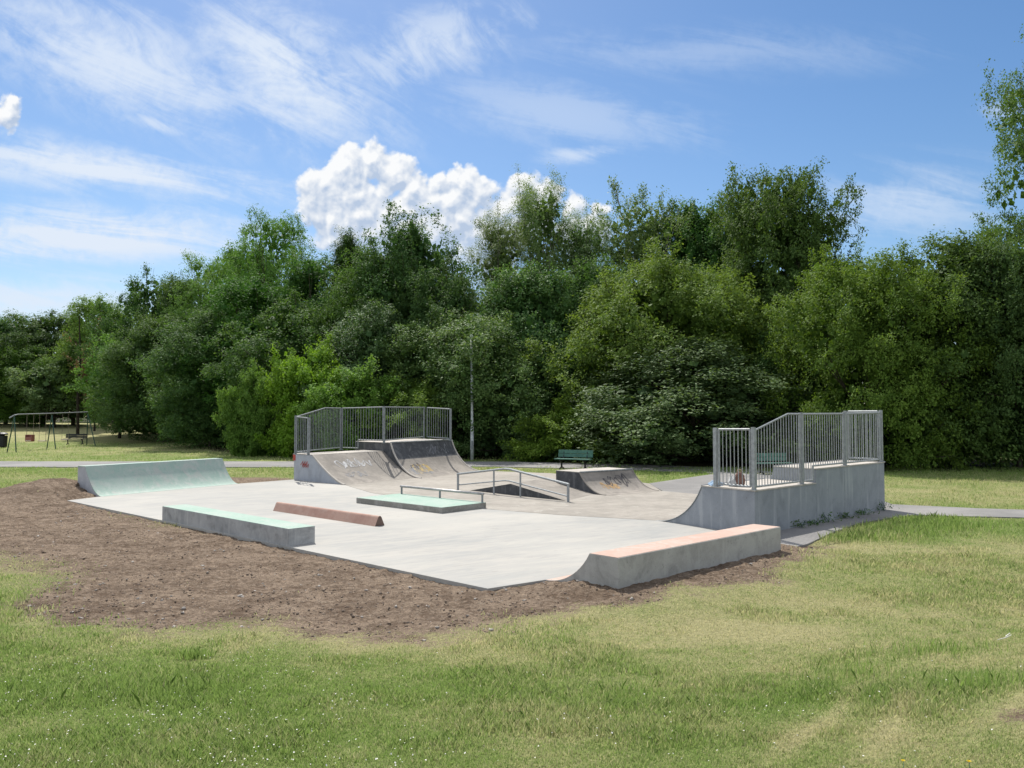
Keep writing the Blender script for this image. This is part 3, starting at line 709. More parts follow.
bench((2.55, 33.4, -.03), R(-27), 'green slatted park bench on the path behind the small scribbled quarter pipe', 'green_paint', 'black')
bench((9.95, 30.6, -.03), R(14), 'green slatted park bench seen through the fence bars of the right ramp', 'green_paint', 'black', 1.45)
bench((-32.7, 60.0, 0.05), R(8), 'dark slatted park bench on the grass beside the swings', 'black', 'black', 1.5)
# lamp post
t_ = empty('lamp_post', (-2.02, 40.6, -.03)); tag(t_, 'tall thin pale grey lamp post standing before the dark trees', 'lamp post')
MB().tube([(-2.02, 40.6, -.05), (-2.02, 40.6, 1.6)], .09, 10).tube([(-2.02, 40.6, 1.6), (-2.02, 40.6, 1.68), (-2.06, 40.6, 6.2)], [.09, .068, .055], 10).build('pole', M['pole'], t_, smooth=True)
MB().box((-2.06, 40.6, 6.26), (.14, .30, .12)).build('lamp_head', M['pole'], t_, .02)
MB().box((-2.02, 40.505, .75), (.09, .02, .4)).build('access_door', M['steel_dark'], t_)
MB().tube([(-2.10, 40.6, 4.5), (-1.94, 40.6, 4.5)], .05, 6).build('bracket', M['steel_dark'], t_)

# swing set
sw = empty('swing_set', (-31.2, 55, 0)); tag(sw, 'green framed swing set with three seats on the far lawn', 'swing set')
fr = [(-30.95, 49.8), (-31.75, 55.6), (-31.9, 60.2)]; zt_ = [2.30, 2.38, 2.50]; spd = .85
dirb = unit(fr[0], fr[2])[0]; nb_ = (-dirb[1], dirb[0])
fr[1] = (-31.95, 55.6)
MB().tube([(fr[0][0] - .12, fr[0][1] - .3, zt_[0] - .22), (fr[0][0], fr[0][1], zt_[0] - .05), (fr[0][0], fr[0][1] + .35, zt_[0]), (fr[1][0], fr[1][1], zt_[1]), (fr[2][0], fr[2][1], zt_[2])], .04, 8).build('top_bar', M['steel_dark'], sw)
for i, ((x, y), z) in enumerate(zip(fr, zt_)):
    gz = float(base_z(np.array([x]), np.array([y]))[0])
    for sg in (-1, 1):
        MB().tube([(x - .0, y, z - .12), (x + sg*.62 + (-.12, 0, .30)[i], y - sg*.55, gz - .02)], .034, 8).build('leg', M['green_dark'], sw)
def swing_seat(f, k, kind, x0, y0, z0):
    top = z0
    pc = [(x0 - .22, y0 + .0), (x0 + .22, y0 + .0)]
    if kind == 'cradle':
        b = MB()
        for sx in (-1, 1):
            b.box((x0 + sx*.2, y0, .78), (.03, .34, .42))
        b.box((x0, y0 + .17, .78), (.40, .03, .42)).box((x0, y0 - .17, .70), (.40, .03, .26)).box((x0, y0, .56), (.40, .34, .04))
        s_ = b.build('cradle_seat', M['swing_red'], sw, .008); zb = .98
        MB().box((x0, y0 - .192, .60), (.34, .012, .06)).build('seat_trim', M['swing_pale'], sw)
    else:
        s_ = MB().box((x0, y0, .52), (.50, .22, .06)).build('swing_seat', M['swing_pale'], sw, .01); zb = .53
    for p in pc:
        MB().tube([(p[0], p[1], top - .04), (p[0], p[1], zb)], .012, 5).build('chain', M['chain'], sw)
def barpt(t):
    if t < .5: a, b, s = fr[0], fr[1], t*2; z = zt_[0] + (zt_[1] - zt_[0])*s
    else: a, b, s = fr[1], fr[2], t*2 - 1; z = zt_[1] + (zt_[2] - zt_[1])*s
    return a[0] + (b[0] - a[0])*s, a[1] + (b[1] - a[1])*s, z
for tt, kd in ((.20, 'cradle'), (.37, 'flat'), (.68, 'flat')):
    x, y, z = barpt(tt); swing_seat(0, 0, kd, x, y, z)
# litter bin
t_ = empty('litter_bin', (-36.4, 57.2, 0)); tag(t_, 'black litter bin on the far lawn at the left edge', 'bin')
MB().add(*lathe((-36.4, 57.2, -.02), [(0, .30), (.05, .33), (.8, .36), (.82, .33)], 16)).build('bin_body', M['black'], t_)
MB().add(*lathe((-36.4, 57.2, .86), [(0, .38), (.08, .38), (.16, .25), (.18, .05)], 16)).build('lid', M['black'], t_)
MB().box((-36.4, 57.2, .82), (.1, .5, .12)).build('post', M['black'], t_)

# ================================================================== TREES
def tubes_np(paths, n=6):
    V = []; Fc = []; off = 0
    for pts, rs in paths:
        pts = np.array(pts, float); m = len(pts)
        d = np.gradient(pts, axis=0); d /= np.linalg.norm(d, axis=1)[:, None] + 1e-9
        ref = np.where(np.abs(d[:, 2:3]) < .9, np.array([[0, 0, 1.]]), np.array([[1., 0, 0]]))
        a = np.cross(d, ref); a /= np.linalg.norm(a, axis=1)[:, None] + 1e-9; b = np.cross(d, a)
        th = 2*np.pi*np.arange(n)/n
        ring = pts[:, None] + (a[:, None]*np.cos(th)[None, :, None] + b[:, None]*np.sin(th)[None, :, None])*np.array(rs)[:, None, None]
        V.append(ring.reshape(-1, 3))
        i = np.arange(m - 1)[:, None]*n; k = np.arange(n)[None]; q = (k + 1) % n
        Fc.append(np.stack([i + k, i + q, i + n + q, i + n + k], -1).reshape(-1, 4) + off); off += m*n
    return np.concatenate(V), np.concatenate(Fc)

def leaves(rg, C, out, ls, asp=.55, updir=.6, spray_id=None, droop=0.0):
    n = len(C)
    nrm = rg.normal(size=(n, 3))*.55 + out*.40; nrm[:, 2] += updir*1.35; nrm /= np.linalg.norm(nrm, axis=1)[:, None]
    ax = rg.normal(size=(n, 3)) + out*.8; ax[:, 2] -= droop
    ax -= nrm*(ax*nrm).sum(1)[:, None]; ax /= np.linalg.norm(ax, axis=1)[:, None] + 1e-9
    bx = np.cross(nrm, ax); s = ls*rg.uniform(.6, 1.3, n)[:, None]
    fold = nrm*s*.12
    V = np.stack([C - ax*s*.5, C + bx*s*asp*.5 - fold, C + ax*s*.5 - fold*.6, C - bx*s*asp*.5 - fold], 1).reshape(-1, 3)
    Fq = np.arange(n*4).reshape(-1, 4)
    return V, Fq

def make_crown(seed, Ht, Rd, z0, prof, nb, rb, ns, rs, nl, ls, lump=.30, inner=.18, shoots=0, shoot_len=1.2, flat=.75, upd=.6, droop=0.0, asp=.55, limb=26, trunk_r=.22, lean=.02, zpow=1.0, open_=0.0, core=1.0):
    """crown of leaf sprays grouped in boughs, trunk with limbs reaching the boughs"""
    rg = np.random.RandomState(seed)
    t = rg.uniform(0, 1, nb)**zpow; th = rg.uniform(0, 2*np.pi, nb)
    rad = np.array([prof(x) for x in t])*Rd
    lum = 1 + lump*(np.sin(th*2 + seed) * .5 + np.sin(th*3 + 1.7*seed + t*5)*.5) + rg.normal(0, lump*.35, nb)
    fr = np.where(rg.rand(nb) < inner, rg.uniform(.2, .7, nb), rg.uniform(.78, 1.02, nb))
    B = np.stack([np.cos(th)*rad*lum*fr, np.sin(th)*rad*lum*fr, z0 + (Ht - z0 - rb*.6)*t + rg.normal(0, .25, nb)], 1)
    ctr = np.array([0, 0, z0 + (Ht - z0)*.42])
    o = B - ctr; o[:, 2] *= .8; o /= np.linalg.norm(o, axis=1)[:, None]
    brs = rb*rg.uniform(.65, 1.35, nb)
    # sprays
    d = rg.normal(size=(nb, ns, 3)) + o[:, None]*.55; d[:, :, 2] += .25; d /= np.linalg.norm(d, axis=2)[:, :, None]
    sr = rg.uniform(.55, 1.08, (nb, ns, 1))
    SP = B[:, None] + d*sr*brs[:, None, None]*np.array([1, 1, flat])
    SP = SP.reshape(-1, 3); SO = (d*.7 + o[:, None]*.5).reshape(-1, 3)
    paths = []; limbset = rg.choice(nb, min(limb, nb), replace=False)
    if shoots:
        k = rg.choice(nb, shoots); b0 = B[k]; dd = o[k] + rg.normal(0, .35, (shoots, 3)); dd[:, 2] += .5; dd /= np.linalg.norm(dd, axis=1)[:, None]
        L_ = shoot_len*rg.uniform(.5, 1.3, (shoots, 1)); ts = np.linspace(.25, 1, 7)
        base = b0 + dd*brs[k][:, None]*.6
        P = base[:, None] + dd[:, None]*L_[:, None]*ts[None, :, None]
        SP = np.concatenate([SP, P.reshape(-1, 3)]); SO = np.concatenate([SO, np.repeat(dd, 7, 0)])
        for i in [q for q in range(shoots) if k[q] in limbset]: paths.append(([b0[i], base[i], base[i] + dd[i]*L_[i]], [.03, .02, .008]))
    m = len(SP); srnd = rg.rand(m)
    if open_: keep = rg.rand(m) > open_; SP, SO, srnd = SP[keep], SO[keep], srnd[keep]; m = len(SP)
    rss = rs*rg.uniform(.6, 1.3, m)
    C = SP[:, None] + rg.normal(0, 1, (m, nl, 3))*(rss[:, None, None]*np.array([.55, .55, .40]))
    C = C.reshape(-1, 3); OO = np.repeat(SO, nl, 0)
    V, Fq = leaves(rg, C, OO, ls, asp, upd, None, droop)
    lr_ = np.repeat(rg.rand(len(C)), 4); sp_ = np.repeat(np.repeat(srnd, nl), 4)
    if core > 0:
        kc = int(nb*34*core); j = rg.randint(0, nb, kc)
        Bc = B[j]; axis_ = np.zeros_like(Bc); axis_[:, 2] = Bc[:, 2]*.9 + .2
        q = rg.uniform(.0, 1.0, (kc, 1))**.45
        Cc = axis_*(1 - q*.93) + Bc*q*.93 + rg.normal(0, .30*rb, (kc, 3)); Cc[:, 2] = np.maximum(Cc[:, 2], z0)
        V2, F2 = leaves(rg, Cc, np.zeros_like(Cc), ls*2.6, .9, .4)
        Fq = np.concatenate([Fq, F2 + len(V)]); V = np.concatenate([V, V2]); lr_ = np.concatenate([lr_, np.repeat(rg.rand(kc)*.5, 4)]); sp_ = np.concatenate([sp_, np.zeros(kc*4)])
    cm = npmesh('crown', V, Fq, dict(rnd=lr_, spray=sp_))
    # trunk and limbs
    top = Ht*.86; k = 9; zz = np.linspace(-.3, top, k); bend = np.cumsum(rg.normal(0, lean*Ht/6, (k, 2)), 0); bend -= bend[0]
    trunk = np.stack([bend[:, 0], bend[:, 1], zz], 1); tr_ = np.linspace(1, .12, k)**1.1*trunk_r; tr_[0] *= 1.35
    paths = [(trunk, tr_)] + paths
    for i in limbset:
        zb = np.clip(B[i, 2]*rg.uniform(.35, .75), .4, top*.9); x = np.interp(zb, zz, trunk[:, 0]); y = np.interp(zb, zz, trunk[:, 1])
        a = np.array([x, y, zb]); e = B[i]; mid = a*.5 + e*.5 + np.array([0, 0, -.06*np.linalg.norm(e - a)]) + rg.normal(0, .12, 3)
        r0 = max(.03, trunk_r*.36*(1 - zb/top) + .03)
        paths.append(([a, a*.75 + mid*.25 + rg.normal(0, .05, 3), mid, e*.7 + mid*.3, e], [r0, r0*.85, r0*.6, r0*.35, .012]))
        for q in range(2):
            e2 = e + rg.normal(0, .5, 3)*brs[i]; paths.append(([mid, (mid + e2)/2 + rg.normal(0, .08, 3), e2], [r0*.45, r0*.3, .01]))
    tv, tf = tubes_np(paths)
    return cm, npmesh('trunk', tv, tf), Ht, Rd

dome = lambda x: (max(0, 1 - max(0, (x - .30)/.72)**2.1))**.5 * min(1, .72 + x*1.1)
round_ = lambda x: max(.1, 1 - (2*x - .95)**2*.85)**.5
colm = lambda x: max(.12, math.sin(math.pi*min(1, .16 + x*.84))**.6)
cone = lambda x: max(.05, (1 - x)**.75)
mound = lambda x: max(.05, 1 - x**2.3)**.5
fullr = lambda x: max(.12, 1 - (1.9*x - .98)**4)**.5 * (.72 + .28*math.sin(x*math.pi))
vase = lambda x: max(.1, (.45 + .75*x)*(1 - max(0, x - .72)**1.3*3.6))
A = {}
#              seed  H    R   z0  prof  nb  rb  ns  rs  nl  ls
A['broad'] = (make_crown(1, 13, 5.2, 1.0, dome, 185, 1.35, 18, .46, 18, .20, shoots=30, shoot_len=.8), 'dark')
A['broad_b'] = (make_crown(2, 13, 5.2, 1.2, fullr, 175, 1.3, 18, .46, 18, .20, lump=.3, shoots=40, shoot_len=.9), 'oak')
A['tall'] = (make_crown(3, 15, 4.2, 1.8, fullr, 150, 1.25, 16, .40, 18, .19, lump=.32, shoots=30, shoot_len=.8), 'dark')
A['ash'] = (make_crown(4, 15, 4.6, 2.5, fullr, 150, 1.15, 16, .40, 17, .17, lump=.24, shoots=40, shoot_len=.7, open_=.05, core=.35), 'ash')
A['fir'] = (make_crown(5, 14, 2.8, 1.0, cone, 190, .75, 14, .34, 16, .15, lump=.15, shoots=70, shoot_len=.9, droop=.4, asp=.3, limb=40), 'conifer')
A['cherry'] = (make_crown(6, 13, 4.2, 2.0, dome, 150, 1.2, 16, .42, 18, .19, lump=.3, shoots=110, shoot_len=1.3), 'dark')
A['willow'] = (make_crown(7, 16, 3.4, 3.0, fullr, 165, .95, 18, .36, 18, .15, lump=.42, shoots=90, shoot_len=1.3, asp=.34, droop=.3, flat=1.25, open_=.05, core=.6), 'willow')
A['whitebeam'] = (make_crown(8, 9.5, 5.0, .25, mound, 190, 1.15, 17, .40, 20, .17, lump=.26, shoots=30, shoot_len=.7, droop=.8, flat=.65), 'whitebeam')
A['whitebeam_b'] = (make_crown(18, 9.5, 5.0, .25, dome, 190, 1.15, 17, .40, 20, .17, lump=.30, shoots=60, shoot_len=.8, droop=.7, flat=.8), 'whitebeam')
A['hornbeam'] = (make_crown(9, 10, 5.6, .35, dome, 220, 1.1, 18, .38, 20, .155, lump=.22, shoots=140, shoot_len=1.0, flat=.7), 'hornbeam')
A['oak'] = (make_crown(10, 15, 5.6, 2.2, fullr, 190, 1.3, 17, .42, 19, .20, lump=.34, shoots=120, shoot_len=1.3, limb=40, trunk_r=.34), 'oak')
A['poplar'] = (make_crown(11, 15, 3.8, 4.0, fullr, 130, 1.0, 17, .38, 17, .17, lump=.36, shoots=50, shoot_len=.9, open_=.05, core=.5, limb=34, trunk_r=.2), 'willow')
A['chestnut'] = (make_crown(12, 13, 4.6, 2.0, round_, 105, 1.35, 18, .5, 17, .25, lump=.25, shoots=20, upd=1.0, flat=.6), 'oak')
A['bush'] = (make_crown(13, 4.2, 2.6, .05, fullr, 110, .62, 15, .28, 18, .15, lump=.30, shoots=60, shoot_len=.6, limb=16, trunk_r=.07), 'bright')
A['shrub'] = (make_crown(14, 3.2, 2.6, .05, mound, 80, .62, 14, .26, 17, .13, lump=.32, shoots=80, shoot_len=.8, limb=16, trunk_r=.06, droop=.5), 'whitebeam')
A['small'] = (make_crown(15, 6.5, 2.5, 1.9, round_, 60, .7, 14, .30, 15, .16, lump=.35, shoots=40, shoot_len=.8, trunk_r=.13, open_=.15), 'ash')
A['sparse'] = (make_crown(16, 17, 4.8, 3.0, dome, 125, 1.0, 16, .36, 17, .15, lump=.36, shoots=60, shoot_len=1.0, limb=26, trunk_r=.26, open_=.04, core=.5), 'oak')
A['brown'] = (make_crown(17, 5.5, 1.5, 2.2, round_, 26, .5, 9, .25, 9, .13, lump=.3, shoots=14, limb=20, trunk_r=.09, open_=.2), 'brown')

# pixel x of the crown, its width, its top y, distance, kind, leaf (or None), label, category
WOOD = [
 (6, 78, 317, 80, 'broad', None, 'dark rounded tree at the far left edge of the wood', 'tree'),
 (43, 76, 309, 78, 'tall', None, 'upright dark tree, second from the left edge of the wood', 'tree'),
 (74, 54, 319, 78, 'fir', None, 'dark fir shaped tree behind the swings', 'tree'),
 (104, 72, 296, 74, 'tall', 'ash', 'narrow mid green tree whose top shows above the reddish dead leaves', 'tree'),
 (55, 70, 352, 72, 'small', 'willow', 'grey green low tree above the swing set top bar', 'tree'),
 (28, 76, 345, 74, 'broad_b', None, 'broad green tree behind the left end of the swing set', 'tree'),
 (120, 66, 340, 70, 'small', None, 'small light green tree with a visible trunk standing out on the far lawn', 'tree'),
 (95, 36, 338, 67, 'brown', None, 'thin small tree with reddish dead leaves behind the swings', 'tree'),
 (146, 78, 276, 76, 'broad_b', 'dark', 'dark tree right of the narrow mid green one on the left skyline', 'tree'),
 (160, 92, 318, 66, 'broad', None, 'large dark tree reaching the far lawn right of the small light green tree', 'tree'),
 (186, 66, 272, 74, 'tall', None, 'tall dark tree on the rising left skyline', 'tree'),
 (213, 78, 254, 72, 'ash', None, 'loose light green tree left of the rounded open ash', 'tree'),
 (240, 72, 240, 69, 'broad_b', 'ash', 'leafy light green tree touching the rounded open ash', 'tree'),
 (272, 84, 213, 64, 'ash', None, 'rounded open ash tree, tallest on the left half of the skyline', 'tree'),
 (212, 108, 312, 58, 'broad', None, 'dark tree above the left side of the bright green bushes', 'tree'),
 (258, 100, 278, 57, 'tall', 'oak', 'deep green tree below the rounded open ash', 'tree'),
 (314, 82, 250, 57, 'tall', 'dark', 'dark tree filling the skyline just right of the open ash', 'tree'),
 (347, 96, 238, 57, 'fir', None, 'feathery dark fir on the skyline under the big white cloud', 'tree'),
 (300, 120, 300, 51, 'broad_b', 'dark', 'broad dark tree standing behind the bright green bushes', 'tree'),
 (410, 104, 225, 51, 'cherry', None, 'dark tree with upright spiky shoots on the skyline left of the lamp post', 'tree'),
 (374, 96, 250, 52, 'broad', 'oak', 'deep green tree between the feathery fir and the spiky tree', 'tree'),
 (372, 136, 308, 47.5, 'whitebeam', None, 'drooping grey green tree above the left ramp fence', 'tree'),
 (446, 104, 272, 48, 'broad_b', 'dark', 'dark tree whose top stands just left above the lamp post', 'tree'),
 (462, 160, 318, 44.5, 'whitebeam_b', None, 'large grey green tree directly behind the lamp post', 'tree'),
 (504, 72, 216, 54, 'willow', None, 'pale feathery willow, left one of the three tall pale willows', 'tree'),
 (546, 74, 182, 55, 'willow', None, 'tallest pale feathery willow against the white cloud', 'tree'),
 (588, 66, 216, 56, 'willow', None, 'pale feathery willow, right one of the three tall pale willows', 'tree'),
 (538, 150, 272, 48, 'whitebeam', None, 'wide grey green tree under the three pale willows', 'tree'),
 (600, 110, 262, 49, 'broad', None, 'dark tree left above the rounded yellow green hornbeam', 'tree'),
 (645, 90, 194, 54, 'poplar', None, 'grey green poplar with pale stems showing on the skyline', 'tree'),
 (700, 88, 200, 53, 'chestnut', None, 'fresh green chestnut between the poplar and the big oak', 'tree'),
 (738, 74, 208, 52, 'chestnut', 'dark', 'dark leafy tree on the left flank of the big oak', 'tree'),
 (775, 122, 166, 47, 'oak', None, 'big dark oak, highest tree of the skyline, with ragged outer twigs', 'tree'),
 (676, 214, 262, 43, 'hornbeam', None, 'rounded yellow green hornbeam in the middle of the wood edge', 'tree'),
 (684, 250, 345, 39.5, 'whitebeam', None, 'low spreading grey green tree overhanging the path behind the benches', 'tree'),
 (505, 92, 398, 43.5, 'shrub', None, 'grey green shrub just right of the lamp post', 'shrub'),
 (572, 96, 408, 40, 'shrub', 'hornbeam', 'leafy yellow green shrub behind the nearer green bench', 'shrub'),
 (868, 182, 254, 35.5, 'hornbeam', None, 'large yellow green hornbeam standing behind the fenced right ramp', 'tree'),
 (960, 166, 238, 36, 'broad', 'oak', 'dark green tree right of the large hornbeam', 'tree'),
 (1066, 150, 2, 41, 'sparse', None, 'tall airy ash cut off by the right edge of the view', 'tree'),
 (1018, 120, 240, 33.8, 'broad_b', 'dark', 'dark low hanging tree below the tall airy ash', 'tree'),
 (806, 120, 310, 41, 'broad', None, 'dark tree in the gap between the two yellow green hornbeams', 'tree'),
 (258, 62, 380, 45, 'bush', None, 'bright green bush at the left end of the bright row by the lawn', 'bush'),
 (306, 92, 358, 44.4, 'bush', None, 'bright green bush rising behind the left corner of the ramp fence', 'bush'),
 (360, 104, 378, 43.0, 'bush', None, 'bright green bush seen through the left half of the left ramp fence', 'bush'),
 (412, 96, 388, 42.6, 'bush', 'hornbeam', 'yellow green bush behind the right half of the left ramp fence', 'bush'),
 (1105, 190, 200, 36, 'broad', None, None, 'tree'), (1200, 220, 170, 33, 'oak', None, None, 'tree'), (-60, 120, 320, 78, 'broad', None, None, 'tree'), (-150, 120, 316, 74, 'broad_b', None, None, 'tree'),
]
BARK = dict(poplar='barkpale', willow='barkpale', small='barkdark', brown='barkdark')
NAMES = dict(broad='broadleaf_tree', broad_b='broadleaf_tree', tall='broadleaf_tree', ash='ash_tree', fir='fir_tree', cherry='cherry_tree', willow='willow_tree', whitebeam='whitebeam_tree', whitebeam_b='whitebeam_tree', hornbeam='hornbeam_tree', oak='oak_tree', poplar='poplar_tree', chestnut='chestnut_tree', bush='bush', shrub='shrub', small='small_tree', sparse='ash_tree', brown='small_tree')
rg = random.Random(77)
for i, (px, w, ty, Yd, kind, leaf, label, cat) in enumerate(WOOD):
    if px < 105: Yd = Yd*1.2
    (cm, tm, Ht, Rd), dl = A[kind]
    x = (px - 512)/F_PX*Yd*1.0; gz = float(base_z(np.array([x]), np.array([Yd]))[0])
    top = H + (HOR - ty)/F_PX*Yd - gz; rad = w/2/F_PX*Yd*(1.17 if Yd > 46 and kind not in ('fir', 'brown', 'bush', 'small') else .95 if kind == 'bush' else 1.08)
    e = empty(NAMES[kind], (x, Yd, gz), rg.uniform(0, 6.28)); e.scale = (rad/Rd/1.12, rad/Rd/1.12, top/Ht)
    tag(e, label or 'leafy tree of the wood beyond the edge of the view', cat, 'trees of the wood behind the skate park' if cat == 'tree' else 'bushes along the foot of the wood')
    c = bpy.data.objects.new('crown', cm); t2 = bpy.data.objects.new('trunk', tm)
    if not cm.materials: cm.materials.append(L[dl])
    if not tm.materials: tm.materials.append(M[BARK.get(kind, 'bark')])
    for o in (c, t2): COL.objects.link(o); o.parent = e
    c.material_slots[0].link = 'OBJECT'; c.material_slots[0].material = L[leaf or dl]
# bare dead trunk behind the swings
t_ = empty('dead_tree', (-40.1, 74, .3)); tag(t_, 'tall thin bare dark trunk rising behind the right end of the swings', 'tree', 'trees of the wood behind the skate park')
tx, ty_ = -40.1, 74.0
b = MB().tube([(tx, ty_, .1), (tx - .05, ty_, 4), (tx + .1, ty_, 7.5), (tx - .1, ty_, 11.5)], [.15, .12, .09, .04], 8)
for z, dx, dz in ((5, .8, .6), (6.4, -.9, .5), (7.5, .7, .8), (8.7, -.6, .6), (3.8, -.6, .3)):
    b.tube([(tx, ty_, z), (tx + dx*.6, ty_ + .1, z + dz*.3), (tx + dx, ty_, z + dz)], [.035, .025, .01], 5)
b.build('trunk', M['barkdark'], t_)
# the depth of the wood: crowns and undergrowth nobody could tell apart
rgn = np.random.RandomState(5)
line = [(-84, 118), (-64, 114), (-48, 104), (-33, 82), (-23, 60), (-15, 52), (-5, 50), (3, 48), (8, 45), (13, 42), (20, 39), (28, 36), (36, 30)]
Cs = []; Os = []; 
for (a, b_) in zip(line, line[1:]):
    l = math.dist(a, b_); n = int(l*11)
    for _ in range(n):
        t = rgn.rand(); dpt = rgn.uniform(-1.0, 7.5); q = np.array([a[0] + (b_[0] - a[0])*t, a[1] + (b_[1] - a[1])*t]); nn = np.array([-(b_[1] - a[1]), b_[0] - a[0]])/l
        p = q + nn*dpt; z = rgn.uniform(.3, 7.5 if dpt > 2 else 4.5); Cs.append([p[0], p[1], z])
Cs = np.array(Cs); n = len(Cs)
SPp = Cs[:, None] + rgn.normal(0, .75, (n, 9, 3)); SPp = SPp.reshape(-1, 3)
CC = (SPp[:, None] + rgn.normal(0, .22, (len(SPp), 11, 3))).reshape(-1, 3); CC[:, 2] = np.maximum(CC[:, 2], .05)
CC[:, 2] += base_z(CC[:, 0], CC[:, 1])
V, Fq = leaves(rgn, CC, np.zeros_like(CC), .26)
me = npmesh('undergrowth', V, Fq, dict(rnd=np.repeat(rgn.rand(len(CC)), 4), spray=np.repeat(np.repeat(rgn.rand(len(SPp)), 11), 4)))
tag(link('undergrowth', me, L['dark']), 'dark mass of leaves filling the depth of the wood behind the trees', 'undergrowth', kind='stuff')

# ================================================================== GRASS, SOIL, FLOWERS
rgn = np.random.RandomState(11)
def blades(n, ylo, yhi, hgt, wid, xm=.74):
    k = int(n*1.6)
    # density falls with distance
    y = ylo*(yhi/ylo)**rgn.rand(k); x = (rgn.rand(k)*2 - 1)*(y*xm + 1.2)
    dv = dirt_val(x, y) + rgn.normal(0, .17, k)
    tuft = fbm(x*1.1, y*1.1, 3, 31) + .6*fbm(x*4, y*4, 2, 32)
    dr = dry_val(x, y)
    ok = (dv < .42) & (sdpoly(x, y, NEWSLAB) > .02) & (sdpoly(x, y, OLD) > .03) & (rgn.rand(k) < 1.05 - .75*np.clip(dr, 0, 1))
    for P_ in PAVE: ok &= sdpoly(x, y, P_) > .02
    ok &= ~((np.abs((y - 37)) < 2.2) & (y > 30))
    x, y, tuft, dr = [a[ok][:n] for a in (x, y, tuft, dr)]
    n = len(x); z = ground_z(x, y)
    lush = np.clip(.5 + tuft*1.5 - dr*.8, 0, 1)
    h = hgt*(.5 + .95*lush)*rgn.uniform(.6, 1.4, n); w = wid*rgn.uniform(.7, 1.3, n)*(y/ylo)**.75
    h = h*(1 + .15*(y/ylo))
    th = rgn.rand(n)*2*np.pi; lean = h*rgn.uniform(.1, .75, n); la = rgn.rand(n)*2*np.pi
    dx, dy = np.cos(th)*w/2, np.sin(th)*w/2
    b = np.stack([x, y, z - .004], 1); s = np.stack([dx, dy, 0*dx], 1)
    mid = b + np.stack([np.cos(la)*lean*.3, np.sin(la)*lean*.3, h*.6], 1); tip = b + np.stack([np.cos(la)*lean, np.sin(la)*lean, h*.95], 1)
    V = np.stack([b - s, b + s, mid + s*.8, tip, mid - s*.8], 1)
    return V.reshape(-1, 3), n, dr
PAVE = [[(4.43, 23.59), (4.53, 26.4), (7.5, 30.4), (9.3, 30.4), (10.7, 28.2), (9.9, 22.3), (9.55, 20.15), (11.2, 19.25), (13.2, 18.65), (18, 18.3), (40, 18.2), (40, 16.6), (18, 16.9), (12.9, 17.05), (11.0, 17.55), (8.9, 18.0), (7.2, 16.7), (6.0, 15.2), (5.15, 13.95), (4.5, 13.35), (4.62, 15.1)]]
def blade_obj(sets, name):
    Vs = np.concatenate([s[0] for s in sets]); n = sum(s[1] for s in sets); dr = np.concatenate([s[2] for s in sets])
    me = npmesh(name, Vs, np.arange(n*5).reshape(-1, 5), dict(rnd=np.repeat(rgn.rand(n), 5), dry=np.repeat(dr, 5)))
    return link(name, me, M['grass'])
def tall_tufts(centres, n, h0):
    xs = []; ys = []; hs = []
    for (cx, cy, r_, hh) in centres:
        k = n; xs.append(rgn.normal(cx, r_, k)); ys.append(rgn.normal(cy, r_*.7, k)); hs.append(np.full(k, hh)*rgn.uniform(.3, 1.1, k))
    x, y, h = map(np.concatenate, (xs, ys, hs))
    ok = np.ones(len(x), bool)
    for P_ in PAVE: ok &= sdpoly(x, y, P_) > .0
    x, y, h = x[ok], y[ok], h[ok]; n = len(x); z = ground_z(x, y); w = .0028*(y/7); th = rgn.rand(n)*6.28; la = rgn.rand(n)*6.28; lean = h*rgn.uniform(.1, .6, n)
    b = np.stack([x, y, z], 1); s = np.stack([np.cos(th)*w, np.sin(th)*w, 0*w], 1)
    mid = b + np.stack([np.cos(la)*lean*.3, np.sin(la)*lean*.3, h*.6], 1); tip = b + np.stack([np.cos(la)*lean, np.sin(la)*lean, h], 1)
    return np.stack([b - s, b + s, mid + s*.7, tip, mid - s*.7], 1).reshape(-1, 3), n, np.full(n, -.15)
tc = [(5.75 + .25*i + .1*(i % 3), 14.35 + .22*i, .30, .17) for i in range(14)] + [(6.8 + .35*i, 14.6 + .25*i, .3, .16) for i in range(8)]
o = blade_obj([blades(430000, 3.4, 13, .032, .0040), blades(150000, 12, 34, .050, .008), blades(60000, 30, 66, .06, .022), tall_tufts(tc, 190, 1),
               tall_tufts([(-2.6, 6.3, .25, .12), (-3.1, 6.1, .3, .14), (-2.9, 7.4, .08, .10), (.2, 8.3, .35, .05), (3.2, 5.6, .2, .12), (2.6, 6.3, .25, .11), (3.6, 6.9, .25, .1), (-4.0, 6.2, .3, .1), (.9, 6.0, .3, .1)], 420, 1)], 'grass')
tag(o, 'short mown grass with drier straw coloured patches in front of the skate park', 'grass', kind='stuff')

